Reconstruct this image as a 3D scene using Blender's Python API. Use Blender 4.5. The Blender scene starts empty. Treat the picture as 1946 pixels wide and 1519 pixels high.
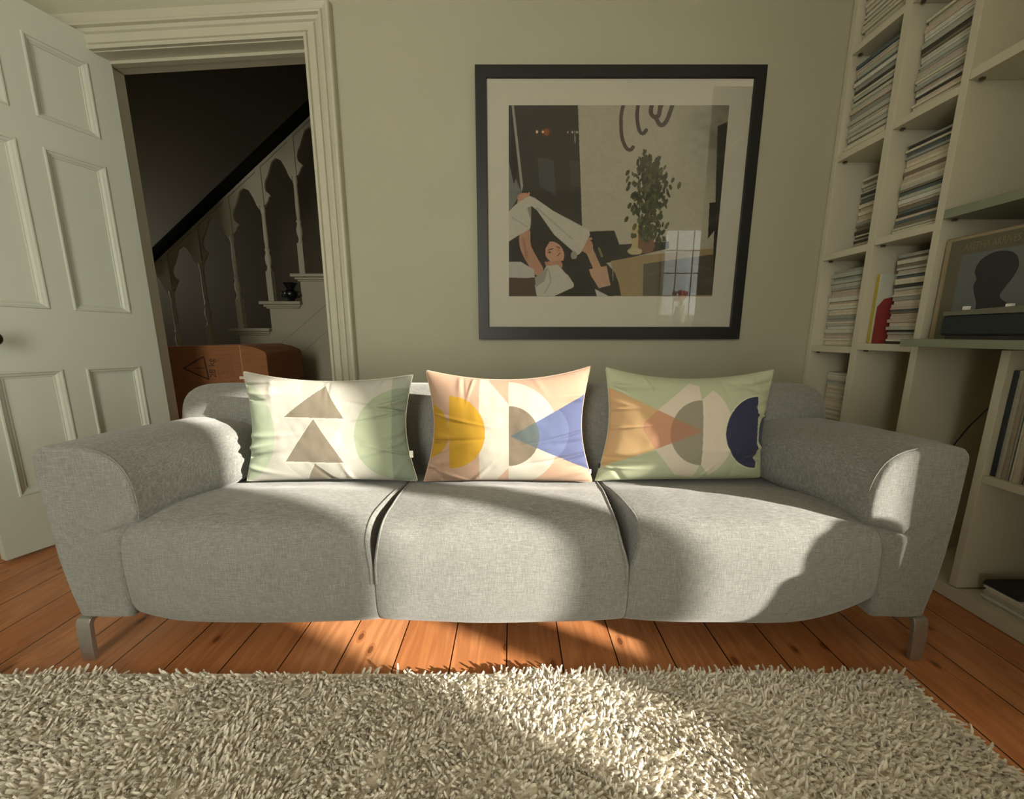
import bpy, bmesh, math, random
import numpy as np
from mathutils import Vector, Matrix
random.seed(7); rng = np.random.default_rng(7)
S = bpy.context.scene; C = S.collection
PI = math.pi
def lin(r, g, b):
    return tuple((c/255/12.92 if c/255 <= .04045 else ((c/255+.055)/1.055)**2.4) for c in (r, g, b))
# ------------------------------------------------------------------ camera, light, exposure
CAMZ, FPX, PITCH = .83, 703., math.radians(10)
cam_d = bpy.data.cameras.new('camera'); cam = bpy.data.objects.new('camera', cam_d); C.objects.link(cam)
cam.location = (0, 0, CAMZ); cam.rotation_euler = (math.radians(80), 0, 0)
cam_d.sensor_width = 36; cam_d.lens = 36*FPX/1946; cam_d.clip_start = .02
S.camera = cam
S.view_settings.view_transform = 'Standard'; S.view_settings.look = 'None'
S.view_settings.exposure = 0.0; S.view_settings.gamma = 1.0; S.view_settings.use_curve_mapping = False
W = bpy.data.worlds.new('daylight'); S.world = W; W.use_nodes = True
bg = W.node_tree.nodes['Background']; bg.inputs[0].default_value = (1.0, .965, .82, 1); bg.inputs[1].default_value = 9.7
sd = bpy.data.lights.new('sun', 'SUN'); sd.energy = 14.5; sd.color = (1, .92, .79); sd.angle = math.radians(.8)
sun = bpy.data.objects.new('sun', sd); C.objects.link(sun); sun.location = (4, -2, 3)
SUN = Vector((-.90, .44, -.33)).normalized()
sun.rotation_euler = SUN.to_track_quat('-Z', 'Y').to_euler()
def portal(name, loc, sx, sy, direction):
    d = bpy.data.lights.new(name, 'AREA'); d.shape = 'RECTANGLE'; d.size = sx; d.size_y = sy; d.energy = 1
    d.cycles.is_portal = True
    o = bpy.data.objects.new(name, d); C.objects.link(o); o.location = loc
    o.rotation_euler = Vector(direction).to_track_quat('-Z', 'Y').to_euler()
portal('daylight_portal', (3.26, -.22, 1.25), 1.6, 2.4, (-1, 0, 0))
portal('daylight_portal', (-1.01, -1.64, 1.31), 1.05, 2.45, (0, 1, 0))
portal('daylight_portal', (2.38, -1.64, 1.65), .9, 1.3, (0, 1, 0))
portal('daylight_portal', (-4.22, 2.7, 1.65), .9, .8, (1, 0, 0))
S.cycles.use_denoising = True
S.cycles.max_bounces = 14; S.cycles.diffuse_bounces = 10; S.cycles.glossy_bounces = 4
S.cycles.transparent_max_bounces = 12; S.cycles.sample_clamp_indirect = 6

# ------------------------------------------------------------------ helpers
def ray(u, v):
    a = (u-973)/FPX; b = (v-759.5)/FPX
    return a, math.cos(PITCH)-b*math.sin(PITCH), -math.sin(PITCH)-b*math.cos(PITCH)
def atY(u, v, Y):
    a, y, z = ray(u, v); t = Y/y; return a*t, CAMZ+z*t
def atX(u, v, X):
    a, y, z = ray(u, v); t = X/a; return y*t, CAMZ+z*t
class NT:
    def __init__(s, m):
        m.use_nodes = True; s.t = m.node_tree; s.b = s.t.nodes['Principled BSDF']
    def n(s, typ, **k):
        x = s.t.nodes.new(typ)
        for a, v in k.items():
            if a.startswith('i_'): x.inputs[int(a[2:])].default_value = v
            else: setattr(x, a, v)
        return x
    def l(s, a, b): s.t.links.new(a, b)
    def math(s, op, a, b=None, c=None, clamp=False):
        x = s.n('ShaderNodeMath', operation=op); x.use_clamp = clamp
        for i, v in enumerate((a, b, c)):
            if v is None: continue
            if isinstance(v, (int, float)): x.inputs[i].default_value = v
            else: s.l(v, x.inputs[i])
        return x.outputs[0]
    def coord(s, kind='Object', scale=(1, 1, 1)):
        tc = s.n('ShaderNodeTexCoord'); mp = s.n('ShaderNodeMapping'); mp.inputs['Scale'].default_value = scale
        s.l(tc.outputs[kind], mp.inputs[0]); return mp.outputs[0]
    def noise(s, vec, scale, detail=3, rough=.5):
        x = s.n('ShaderNodeTexNoise'); x.inputs['Scale'].default_value = scale; x.inputs['Detail'].default_value = detail
        x.inputs['Roughness'].default_value = rough
        if vec is not None: s.l(vec, x.inputs['Vector'])
        return x.outputs[0]
    def ramp(s, fac, stops):
        x = s.n('ShaderNodeValToRGB'); e = x.color_ramp.elements
        while len(e) < len(stops): e.new(.5)
        for el, (p, c) in zip(e, stops): el.position = p; el.color = (*c, 1)
        s.l(fac, x.inputs[0]); return x.outputs[0]
    def mix(s, fac, a, b, blend='MIX'):
        x = s.n('ShaderNodeMix', data_type='RGBA', blend_type=blend)
        for i, v in ((0, fac), (6, a), (7, b)):
            if isinstance(v, (int, float)): x.inputs[i].default_value = v
            elif isinstance(v, tuple): x.inputs[i].default_value = (*v, 1)
            else: s.l(v, x.inputs[i])
        return x.outputs[2]
    def bump(s, h, strength, dist=.002):
        x = s.n('ShaderNodeBump'); x.inputs['Strength'].default_value = strength; x.inputs['Distance'].default_value = dist
        s.l(h, x.inputs['Height']); s.l(x.outputs[0], s.b.inputs['Normal'])
    def color(s, c): s.l(c, s.b.inputs['Base Color'])
MATS = {}
def mat(name, rgb, rough=.6, metal=0, var=.06, nscale=30, bump=0, spec=.5):
    if name in MATS: return MATS[name]
    m = bpy.data.materials.new(name); t = NT(m); c = lin(*rgb)
    f = t.noise(t.coord(), nscale, 4)
    t.color(t.ramp(f, [(.25, tuple(x*(1-var) for x in c)), (.75, tuple(min(1, x*(1+var)) for x in c))]))
    t.b.inputs['Roughness'].default_value = rough; t.b.inputs['Metallic'].default_value = metal
    t.b.inputs['Specular IOR Level'].default_value = spec
    if bump: t.bump(f, bump)
    MATS[name] = m; return m
def base(parent):
    v = Vector((0, 0, 0))
    while parent is not None: v += parent.location; parent = parent.parent
    return v
def tag(o, label=None, cat=None, group=None, kind=None):
    if label: o['label'] = label
    if cat: o['category'] = cat
    if group: o['group'] = group
    if kind: o['kind'] = kind
    return o
def thing(name, label, cat, loc=(0, 0, 0), group=None, kind=None):
    o = bpy.data.objects.new(name, None); C.objects.link(o); o.location = loc; o.empty_display_size = .05
    return tag(o, label, cat, group, kind)
def obj(name, verts, faces, m, parent=None, smooth=False, bevel=0, origin=None):
    """link a mesh given in room coordinates"""
    off = base(parent)
    loc = Vector(origin)-off if origin is not None else Vector((0, 0, 0))
    me = bpy.data.meshes.new(name)
    o = bpy.data.objects.new(name, me)
    sh = off+loc
    me.from_pydata([(v[0]-sh.x, v[1]-sh.y, v[2]-sh.z) for v in verts], [], faces)
    for x in (m if isinstance(m, (list, tuple)) else [m]): me.materials.append(x)
    if smooth: me.polygons.foreach_set('use_smooth', [True]*len(me.polygons))
    me.update(); C.objects.link(o); o.location = loc
    if parent is not None: o.parent = parent
    if bevel:
        b = o.modifiers.new('bevel', 'BEVEL'); b.width = bevel; b.segments = 2; b.limit_method = 'ANGLE'; b.angle_limit = math.radians(40)
        w = o.modifiers.new('wn', 'WEIGHTED_NORMAL')
    return o
class MB:
    def __init__(s): s.v = []; s.f = []
    def add(s, v, f):
        n = len(s.v); s.v += [tuple(x) for x in v]; s.f += [tuple(i+n for i in q) for q in f]; return s
    def box(s, x0, x1, y0, y1, z0, z1, M=None):
        v = [Vector(p) for p in ((x0,y0,z0),(x1,y0,z0),(x1,y1,z0),(x0,y1,z0),(x0,y0,z1),(x1,y0,z1),(x1,y1,z1),(x0,y1,z1))]
        if M: v = [M @ p for p in v]
        return s.add(v, [(0,3,2,1),(4,5,6,7),(0,1,5,4),(1,2,6,5),(2,3,7,6),(3,0,4,7)])
    def lathe(s, prof, cx, cy, n=20, M=None):
        v = []; f = []
        for r, z in prof:
            for k in range(n):
                p = Vector((cx+r*math.cos(2*PI*k/n), cy+r*math.sin(2*PI*k/n), z)); v.append(M @ p if M else p)
        for i in range(len(prof)-1):
            for k in range(n):
                a = i*n+k; b = i*n+(k+1) % n; f.append((a, b, b+n, a+n))
        f.append(tuple(range(n-1, -1, -1))); f.append(tuple(range((len(prof)-1)*n, len(prof)*n)))
        return s.add(v, f)
    def tube(s, pts, r, n=8, cap=True):
        pts = [Vector(p) for p in pts]; v = []; f = []
        rr = r if isinstance(r, (list, tuple)) else [r]*len(pts)
        up = Vector((0, 0, 1)); T0 = (pts[1]-pts[0]).normalized()
        if abs(T0.dot(up)) > .9: up = Vector((1, 0, 0))
        for i, p in enumerate(pts):
            T = (pts[min(i+1, len(pts)-1)]-pts[max(i-1, 0)]).normalized()
            A = T.cross(up).normalized(); up = A.cross(T).normalized()
            for k in range(n):
                v.append(p+(A*math.cos(2*PI*k/n)+up*math.sin(2*PI*k/n))*rr[i])
        for i in range(len(pts)-1):
            for k in range(n):
                a = i*n+k; b = i*n+(k+1) % n; f.append((a, b, b+n, a+n))
        if cap: f.append(tuple(range(n-1, -1, -1))); f.append(tuple(range((len(pts)-1)*n, len(pts)*n)))
        return s.add(v, f)
    def prism(s, poly, fn, a0, a1):
        """poly of 2D points extruded; fn(p,q,a) gives the point"""
        n = len(poly); v = [fn(p, q, a0) for p, q in poly]+[fn(p, q, a1) for p, q in poly]
        return s.add(v, [tuple(range(n-1, -1, -1)), tuple(range(n, 2*n))]+[(i, (i+1) % n, (i+1) % n+n, i+n) for i in range(n)])
    def ball(s, c, rx, ry, rz, n=12, m=8):
        prof = []
        v = []; f = []
        for i in range(m+1):
            a = -PI/2+PI*i/m
            for k in range(n):
                v.append((c[0]+rx*max(.01, math.cos(a))*math.cos(2*PI*k/n), c[1]+ry*max(.01, math.cos(a))*math.sin(2*PI*k/n), c[2]+rz*math.sin(a)))
        for i in range(m):
            for k in range(n):
                a = i*n+k; b = i*n+(k+1) % n; f.append((a, b, b+n, a+n))
        return s.add(v, f)
    def build(s, name, m, parent=None, smooth=False, bevel=0, origin=None):
        return obj(name, s.v, s.f, m, parent, smooth, bevel, origin)
def autosmooth(o, ang=35):
    me = o.data
    me.polygons.foreach_set('use_smooth', [True]*len(me.polygons))
    try: me.set_sharp_from_angle(angle=math.radians(ang))
    except Exception: pass
    return o
def catmull(P, n=8, closed=False):
    out = []; N = len(P)
    rngi = range(N if closed else N-1)
    for i in rngi:
        g = (lambda k: P[k % N]) if closed else (lambda k: P[min(max(k, 0), N-1)])
        a, b, c, d = [Vector(g(i+k)) for k in (-1, 0, 1, 2)]
        for j in range(n):
            t = j/n
            out.append(.5*((2*b)+(c-a)*t+(2*a-5*b+4*c-d)*t*t+(3*b-a-3*c+d)*t**3))
    if not closed: out.append(Vector(P[-1]))
    return out
def sstep(x, a, b):
    t = min(1, max(0, (x-a)/(b-a))); return t*t*(3-2*t)
def text_mesh(name, body, size, m, parent, M, depth=.0004, align='CENTER'):
    cu = bpy.data.curves.new(name, 'FONT'); cu.body = body; cu.size = size; cu.extrude = depth
    cu.align_x = align; cu.align_y = 'CENTER'
    tmp = bpy.data.objects.new('tmp', cu); C.objects.link(tmp)
    bpy.context.view_layer.update()
    me = bpy.data.meshes.new_from_object(tmp.evaluated_get(bpy.context.evaluated_depsgraph_get()))
    C.objects.unlink(tmp); bpy.data.objects.remove(tmp)
    off = base(parent)
    me.transform(Matrix.Translation(-off) @ M)
    me.materials.clear(); me.materials.append(m); me.name = name
    o = bpy.data.objects.new(name, me); C.objects.link(o); o.parent = parent
    return o

# ------------------------------------------------------------------ materials
def wall_paint(name, rgb, rough=.75):
    m = bpy.data.materials.new(name); t = NT(m); c = lin(*rgb)
    co = t.coord()
    f = t.noise(co, 2.2, 4, .6); g = t.noise(co, 180, 2)
    t.color(t.ramp(f, [(.3, tuple(x*.965 for x in c)), (.7, tuple(x*1.03 for x in c))]))
    t.b.inputs['Roughness'].default_value = rough; t.bump(g, .12, .0006)
    return m
M_WALL = wall_paint('wall_paint', (168, 167, 146))
M_CEIL = wall_paint('ceiling_paint', (214, 208, 194))
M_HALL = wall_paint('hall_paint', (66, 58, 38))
M_TRIM = wall_paint('gloss_trim_paint', (184, 181, 163), .38)
M_DOOR = wall_paint('door_paint', (188, 194, 181), .42)
M_STAIR = wall_paint('stair_paint', (150, 146, 128), .5)
M_SHELF = wall_paint('shelf_paint', (196, 191, 170), .55)
M_GREY = mat('grey_green_board', (128, 134, 112), .55)
M_BLACK = mat('black_lacquer', (16, 16, 15), .35)
M_RAIL = mat('dark_polished_rail', (10, 9, 8), .85, spec=.1)
M_METAL = mat('brushed_steel', (176, 174, 166), .42, .8, .1, 60)
M_DARK = mat('dark_plastic', (34, 40, 42), .45)

def fabric(name, base_rgb, dark, light):
    m = bpy.data.materials.new(name); t = NT(m)
    tc = t.n('ShaderNodeTexCoord'); sep = t.n('ShaderNodeSeparateXYZ'); t.l(tc.outputs['Object'], sep.inputs[0])
    def warp(sx, sy, sz, sc, det=2):
        mp = t.n('ShaderNodeMapping'); mp.inputs['Scale'].default_value = (sx, sy, sz); t.l(tc.outputs['Object'], mp.inputs[0])
        return t.noise(mp.outputs[0], sc, det, .6)
    hor = warp(22, 60, 420, 2.2); ver = warp(420, 60, 22, 2.2); dep = warp(240, 14, 240, 2.0)
    big = warp(1, 1, 1, 7, 3); spk = warp(1, 1, 1, 420, 1)
    s = t.math('ADD', t.math('MULTIPLY', hor, .36), t.math('MULTIPLY', ver, .36))
    s = t.math('ADD', s, t.math('MULTIPLY', dep, .12)); s = t.math('ADD', s, t.math('MULTIPLY', big, .05)); s = t.math('ADD', s, t.math('MULTIPLY', spk, .12))
    t.color(t.ramp(s, [(.36, lin(*dark)), (.5, lin(*base_rgb)), (.64, lin(*light))]))
    t.b.inputs['Roughness'].default_value = .95; t.b.inputs['Specular IOR Level'].default_value = .15
    t.b.inputs['Sheen Weight'].default_value = .25; t.b.inputs['Sheen Roughness'].default_value = .5
    t.bump(s, .55, .0022)
    return m
M_SOFA = fabric('grey_melange_wool', (124, 125, 121), (100, 101, 98), (150, 150, 146))
M_PIPE = fabric('grey_piping', (124, 126, 122), (98, 100, 96), (150, 152, 146))

def floor_mat():
    m = bpy.data.materials.new('old_pine_boards'); t = NT(m)
    tc = t.n('ShaderNodeTexCoord'); sep = t.n('ShaderNodeSeparateXYZ'); t.l(tc.outputs['Object'], sep.inputs[0])
    X, Y = sep.outputs[0], sep.outputs[1]
    P = .1435
    k = t.math('DIVIDE', t.math('ADD', X, .014), P); idx = t.math('FLOOR', k); fr = t.math('SUBTRACT', k, idx)
    rnd = t.n('ShaderNodeTexWhiteNoise', noise_dimensions='1D'); t.l(idx, rnd.inputs['W'])
    # wood grain stretched along y, shifted per board
    cmb = t.n('ShaderNodeCombineXYZ'); t.l(t.math('MULTIPLY', X, 1.0), cmb.inputs[0])
    t.l(t.math('ADD', t.math('MULTIPLY', Y, .10), t.math('MULTIPLY', rnd.outputs[0], 37.)), cmb.inputs[1])
    t.l(t.math('MULTIPLY', idx, 3.7), cmb.inputs[2])
    n1 = t.noise(cmb.outputs[0], 9, 4, .55)
    rings = t.math('SINE', t.math('MULTIPLY', n1, 62.))
    n2 = t.noise(cmb.outputs[0], 160, 3, .6)
    cmb2 = t.n('ShaderNodeCombineXYZ'); t.l(X, cmb2.inputs[0]); t.l(t.math('MULTIPLY', Y, .55), cmb2.inputs[1]); t.l(idx, cmb2.inputs[2])
    vor = t.n('ShaderNodeTexVoronoi', voronoi_dimensions='2D'); vor.inputs['Scale'].default_value = 5.2; t.l(cmb2.outputs[0], vor.inputs['Vector'])
    knot = t.math('LESS_THAN', vor.outputs['Distance'], .034)
    ring = t.math('MULTIPLY', t.math('LESS_THAN', vor.outputs['Distance'], .062), .35)
    basec = t.ramp(t.noise(cmb.outputs[0], 3.2, 3), [(.3, lin(186, 120, 72)), (.5, lin(204, 138, 88)), (.72, lin(220, 158, 108))])
    c = t.mix(t.math('MULTIPLY', t.math('ADD', t.math('MULTIPLY', rings, .5), .5), .42), basec, lin(150, 88, 54))
    c = t.mix(t.math('MULTIPLY', n2, .35), c, lin(164, 100, 62))
    c = t.mix(t.math('MULTIPLY', rnd.outputs[0], .28), c, lin(156, 98, 62))
    big = t.noise(t.coord(), 5, 3, .6)
    c = t.mix(t.math('MULTIPLY', t.math('GREATER_THAN', big, .6), .12), c, lin(96, 50, 26))
    c = t.mix(ring, c, lin(140, 68, 28)); c = t.mix(t.math('MULTIPLY', knot, .6), c, lin(62, 30, 14))
    w = .012
    gap = t.math('ADD', t.math('LESS_THAN', fr, w), t.math('GREATER_THAN', fr, 1-w), clamp=True)
    c = t.mix(gap, c, lin(40, 20, 10))
    t.color(c)
    t.l(t.ramp(t.noise(cmb.outputs[0], 14, 3), [(.3, (.2,)*3), (.7, (.36,)*3)]), t.b.inputs['Roughness'])
    h = t.math('SUBTRACT', t.math('MULTIPLY', rings, .05), t.math('MULTIPLY', gap, 1.))
    t.bump(h, .5, .003)
    return m
M_FLOOR = floor_mat()

def glass(name, tint=(1, 1, 1), ior=1.45):
    m = bpy.data.materials.new(name); m.use_nodes = True; nt = m.node_tree; nt.nodes.clear()
    out = nt.nodes.new('ShaderNodeOutputMaterial'); mx = nt.nodes.new('ShaderNodeMixShader')
    tr = nt.nodes.new('ShaderNodeBsdfTransparent'); gl = nt.nodes.new('ShaderNodeBsdfGlossy'); fr = nt.nodes.new('ShaderNodeFresnel')
    tr.inputs[0].default_value = (*tint, 1); gl.inputs['Roughness'].default_value = .0; fr.inputs[0].default_value = ior
    nt.links.new(fr.outputs[0], mx.inputs[0]); nt.links.new(tr.outputs[0], mx.inputs[1]); nt.links.new(gl.outputs[0], mx.inputs[2])
    nt.links.new(mx.outputs[0], out.inputs[0]); return m
M_GLASS = glass('clear_glass')

# ------------------------------------------------------------------ room shell
YW = 1.76; YB = 1.872; ZC = 2.62
XL, XR, YR = -2.45, 3.2, -1.6
def struct(o, label=None):
    o['kind'] = 'structure'
    if label: o['label'] = label
    return o
struct(MB().box(XL-.1, XR+.1, YR-.1, YB, -.06, 0).build('floor', M_FLOOR), 'orange-brown varnished pine floorboards with dark gaps')
struct(MB().box(XL-.1, XR+.1, YR-.1, YB, ZC, ZC+.06).build('ceiling', M_CEIL))
JL, JR = -1.745, -.851
def zin(x): return 1.985+(x+1.673)/(.822)*.043            # the head of the doorway is not quite level
w = MB()
w.box(XL-.1, JL, YW, YB, 0, ZC); w.box(JR, 1.75, YW, YB, 0, ZC)
zl, zr = zin(JL), zin(JR)
w.add([(JL,YW,zl),(JR,YW,zr),(JR,YB,zr),(JL,YB,zl),(JL,YW,ZC),(JR,YW,ZC),(JR,YB,ZC),(JL,YB,ZC)], [(0,3,2,1),(4,5,6,7),(0,1,5,4),(2,3,7,6)])
struct(w.build('wall_back', M_WALL), 'plain off-white wall behind the sofa')
w = MB(); w.box(XL-.1, XL, YR, YW, 0, ZC)
struct(w.build('wall_left', M_WALL))
w = MB(); w.box(1.72, 1.80, .56, YW, 0, ZC); w.box(1.80, XR, .56, .66, 0, ZC)
struct(w.build('wall_right', M_WALL))
# bay side wall: two casement openings shape the sun strips, third added for fill
w = MB()
O = [(-.954, -.707, .98, 2.16), (-.598, -.28, .98, 2.16), (-.24, .52, .10, 2.45)]
prev = YR
for a, b, Z0, Z1 in O:
    w.box(XR, XR+.08, prev, a, 0, ZC); w.box(XR, XR+.08, a, b, 0, Z0); w.box(XR, XR+.08, a, b, Z1, ZC); prev = b
w.box(XR, XR+.08, prev, .66, 0, ZC)
struct(w.build('wall_bay', M_WALL))
# rear wall: left window added as fill light, right one reflects in the picture
RW = [(-1.5, -.52), (1.95, 2.80)]; RZ = [.12, 1.05]; RT = [2.5, 2.2]
w = MB(); prev = XL
for (a, b), R0, R1 in zip(RW, RZ, RT):
    w.box(prev, a, YR-.08, YR, 0, ZC); w.box(a, b, YR-.08, YR, 0, R0); w.box(a, b, YR-.08, YR, R1, ZC); prev = b
w.box(prev, XR, YR-.08, YR, 0, ZC)
struct(w.build('wall_front', M_WALL))
M_LEAD = mat('window_lead', (60, 60, 60), .5)
for i, (a, b) in enumerate(RW):
    f = MB(); R0 = RZ[i]; R1 = RT[i]
    for q in ((a, a+.04, R0, R1), (b-.04, b, R0, R1), (a+.04, b-.04, R0, R0+.04), (a+.04, b-.04, R1-.04, R1)):
        f.box(q[0], q[1], YR-.05, YR+.02, q[2], q[3])
    fo = struct(f.build('window_%d' % (i+1), M_TRIM, bevel=.003))  # first frame belongs to the added fill window
    l = MB()
    for k in range(1, 4): x = a+(b-a)*k/4; l.box(x-.006, x+.006, YR-.035, YR-.025, R0+.04, R1-.04)
    for k in range(1, 4): z = R0+(R1-R0)*k/4; l.box(a+.04, b-.04, YR-.036, YR-.024, z-.006, z+.006)
    l.build('leading', M_LEAD, fo)
    MB().box(a+.04, b-.04, YR-.033, YR-.029, R0+.04, R1-.04).build('pane', M_GLASS, fo)
for i, (a, b, Z0, Z1) in enumerate(O):
    f = MB()
    for q in ((a-.02, a, Z0, Z1), (b, b+.02, Z0, Z1), (a-.02, b+.02, Z0-.03, Z0), (a-.02, b+.02, Z1, Z1+.03)):
        f.box(XR-.02, XR, q[0], q[1], q[2], q[3])
    struct(f.build('window_%d' % (i+3), M_TRIM))  # last frame surrounds the opening added for fill light

tag(MB().box(1.2, 4.6, -2.9, -2.8, 0, 3.4).build('reflection_backdrop', wall_paint('backdrop_render', (158, 166, 176))), 'pale blue-grey backdrop added outside the leaded window to dim its reflection', 'wall')  # unseen backdrop added to dim the sky reflected in the picture glass
# hall beyond the doorway
HY = 3.55
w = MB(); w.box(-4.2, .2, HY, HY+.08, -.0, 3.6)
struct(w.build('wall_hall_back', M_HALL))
w = MB(); w.box(-4.3, -4.2, YB, 2.3, 0, 3.6); w.box(-4.3, -4.2, 2.3, 3.1, 0, 1.3); w.box(-4.3, -4.2, 2.3, 3.1, 1.95, 3.6); w.box(-4.3, -4.2, 3.1, HY, 0, 3.6)  # gap added in this wall to let light into the dark hall
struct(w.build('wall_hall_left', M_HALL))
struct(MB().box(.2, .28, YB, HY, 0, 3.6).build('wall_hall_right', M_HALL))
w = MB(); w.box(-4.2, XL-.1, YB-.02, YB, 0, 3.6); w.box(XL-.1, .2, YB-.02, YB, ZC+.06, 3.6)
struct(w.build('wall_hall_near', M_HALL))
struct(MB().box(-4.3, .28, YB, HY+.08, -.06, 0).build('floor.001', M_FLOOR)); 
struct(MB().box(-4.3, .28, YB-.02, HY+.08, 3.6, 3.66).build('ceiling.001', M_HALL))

# architrave, swept with mitred corners
def lerp(a, b, t): return a+(b-a)*t
AW = .118
inn = [(JL+.0, 0), (JL, zin(JL)), (JR, zin(JR)), (JR, 0)]
outp = [(JL-AW, 0), (JL-AW, zin(JL-AW)+.118), (JR+AW, 2.148), (JR+AW, 0)]
prof = [(0,0),(0,.018),(.05,.021),(.10,.021),(.13,.012),(.155,.012),(.18,.018),(.36,.020),(.40,.021),(.43,.013),(.46,.013),(.50,.020),(.60,.023),(.63,.034),(.68,.036),(.72,.034),(.74,.026),(.80,.030),(.90,.036),(.97,.036),(1,.030),(1,0)]
v = []; f = []
for (ix, iz), (ox, oz) in zip(inn, outp):
    for t, d in prof: v.append((lerp(ix, ox, t), YW-d, lerp(iz, oz, t)))
n = len(prof)
for i in range(3):
    for k in range(n-1): a = i*n+k; f.append((a, a+1, a+1+n, a+n))
struct(obj('trim_1', v, f, M_TRIM), 'cream moulded door architrave with stepped profile')
# lining with stops
w = MB()
def head_slab(y0, y1, drop):
    w.add([(JL,y0,zin(JL)-drop),(JR,y0,zin(JR)-drop),(JR,y1,zin(JR)-drop),(JL,y1,zin(JL)-drop),(JL,y0,zin(JL)),(JR,y0,zin(JR)),(JR,y1,zin(JR)),(JL,y1,zin(JL))],
          [(0,3,2,1),(4,5,6,7),(0,1,5,4),(1,2,6,5),(2,3,7,6),(3,0,4,7)])
head_slab(YW-.004, YB, .004); head_slab(YW+.045, YW+.07, .016); head_slab(YW+.07, YB+.003, .013)
w.box(JL, JL+.004, YW-.004, YB, 0, zin(JL)-.004); w.box(JL+.0, JL+.016, YW+.045, YB+.003, 0, zin(JL)-.016)
w.box(JR-.004, JR, YW-.004, YB, 0, zin(JR)-.004)
struct(w.build('trim_2', M_TRIM), 'painted door lining with stop bead')
def skirting(name, x0, x1, y0, y1):
    w = MB(); w.box(x0, x1, y0, y1, 0, .15)
    if x1-x0 > y1-y0: w.box(x0, x1, y0+.005, y1, .15, .17)
    else: w.box(x0, x1-.0, y0, y1, .15, .17)
    struct(w.build(name, M_TRIM, bevel=.003))
skirting('baseboard_back', JR+AW+.002, 1.38, YW-.018, YW)
skirting('baseboard_left', XL, XL+.018, YR, YW-.02)
skirting('baseboard_back_left', XL+.02, JL-AW-.002, YW-.018, YW)

# ------------------------------------------------------------------ door leaf
hx, hy, hz, ang, sag, lean = -1.6532, 1.7463, .0014, -1.9218, -.0191, .0401
A = Vector((math.cos(ang), math.sin(ang), 0)); Zv = Vector((0, 0, 1)); Nv = A.cross(Zv)
A2 = A*math.cos(sag)-Zv*math.sin(sag); Z2 = Zv*math.cos(sag)+A*math.sin(sag)
Z3 = (Z2*math.cos(lean)+Nv*math.sin(lean)); N3 = A2.cross(Z3).normalized()   # N3 points away from the room side we see?
side = -1 if N3.x > 0 else 1                                                 # front face must look towards +x
H0 = Vector((hx, hy, hz+.004))
def D(u, w_, v): return H0+A2*u+Z3*v+N3*(w_*side)      # w_: depth behind the visible face
U = [.0779, .2561, .3189, .4937]; L = .5534; T = 2.031
Vv = dict(a=1.9204, b=1.6312, c=1.5261, d=.915, e=.6829, f=.2187)
panels = [(U[i], U[i+1], Vv[p], Vv[q]) for i in (0, 2) for p, q in (('b', 'a'), ('d', 'c'), ('f', 'e'))]
DT = .04
mb = MB()
us = sorted({0, L, *U}); vs = sorted({0, T, *Vv.values()})
for back in (0, 1):
    for i in range(len(us)-1):
        for j in range(len(vs)-1):
            cu, cv = (us[i]+us[i+1])/2, (vs[j]+vs[j+1])/2
            if any(p[0] < cu < p[1] and p[2] < cv < p[3] for p in panels): continue
            w_ = DT*back
            mb.add([D(us[i], w_, vs[j]), D(us[i+1], w_, vs[j]), D(us[i+1], w_, vs[j+1]), D(us[i], w_, vs[j+1])], [(0, 1, 2, 3)])
    steps = [(0, 0), (.003, -.004), (.007, -.004), (.010, .001), (.016, .003), (.022, .009), (.025, .009), (.0265, .013), (.032, .013)]
    for p in panels:
        rings = []
        for ins, dep in steps:
            w_ = dep if not back else DT-dep
            rings.append([D(p[0]+ins, w_, p[2]+ins), D(p[1]-ins, w_, p[2]+ins), D(p[1]-ins, w_, p[3]-ins), D(p[0]+ins, w_, p[3]-ins)])
        v = [q for r in rings for q in r]; f = []
        for r in range(len(rings)-1):
            for k in range(4): f.append((r*4+k, r*4+(k+1) % 4, (r+1)*4+(k+1) % 4, (r+1)*4+k))
        f.append(tuple((len(rings)-1)*4+k for k in range(4)))
        mb.add(v, f)
for q in ((0, 0, 0, T), (L, L, 0, T)):
    mb.add([D(q[0], 0, q[2]), D(q[1], DT, q[2]), D(q[1], DT, q[3]), D(q[0], 0, q[3])], [(0, 1, 2, 3)])
for vv in (0, T): mb.add([D(0, 0, vv), D(L, 0, vv), D(L, DT, vv), D(0, DT, vv)], [(0, 1, 2, 3)])
door = thing('door_1', None, None, (hx, hy, 0)); tag(door, 'white painted six-panel door standing open into the room', None, None, 'structure')
mb.build('door_leaf', M_DOOR, door)
kn = MB()
def DM(u, v):                                          # frame whose z axis leaves the visible face
    return Matrix.Translation(D(u, 0, v)) @ Vector((0, 0, 1)).rotation_difference(-N3*side).to_matrix().to_4x4()
kn.lathe([(.028, 0), (.028, .004), (.012, .008), (.010, .03), (.024, .038), (.029, .05), (.024, .062), (.008, .067)], 0, 0, 24, DM(.492, .80))
kn.build('door_knob', mat('dark_bronze', (58, 48, 40), .35, .8), door, smooth=True)

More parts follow.
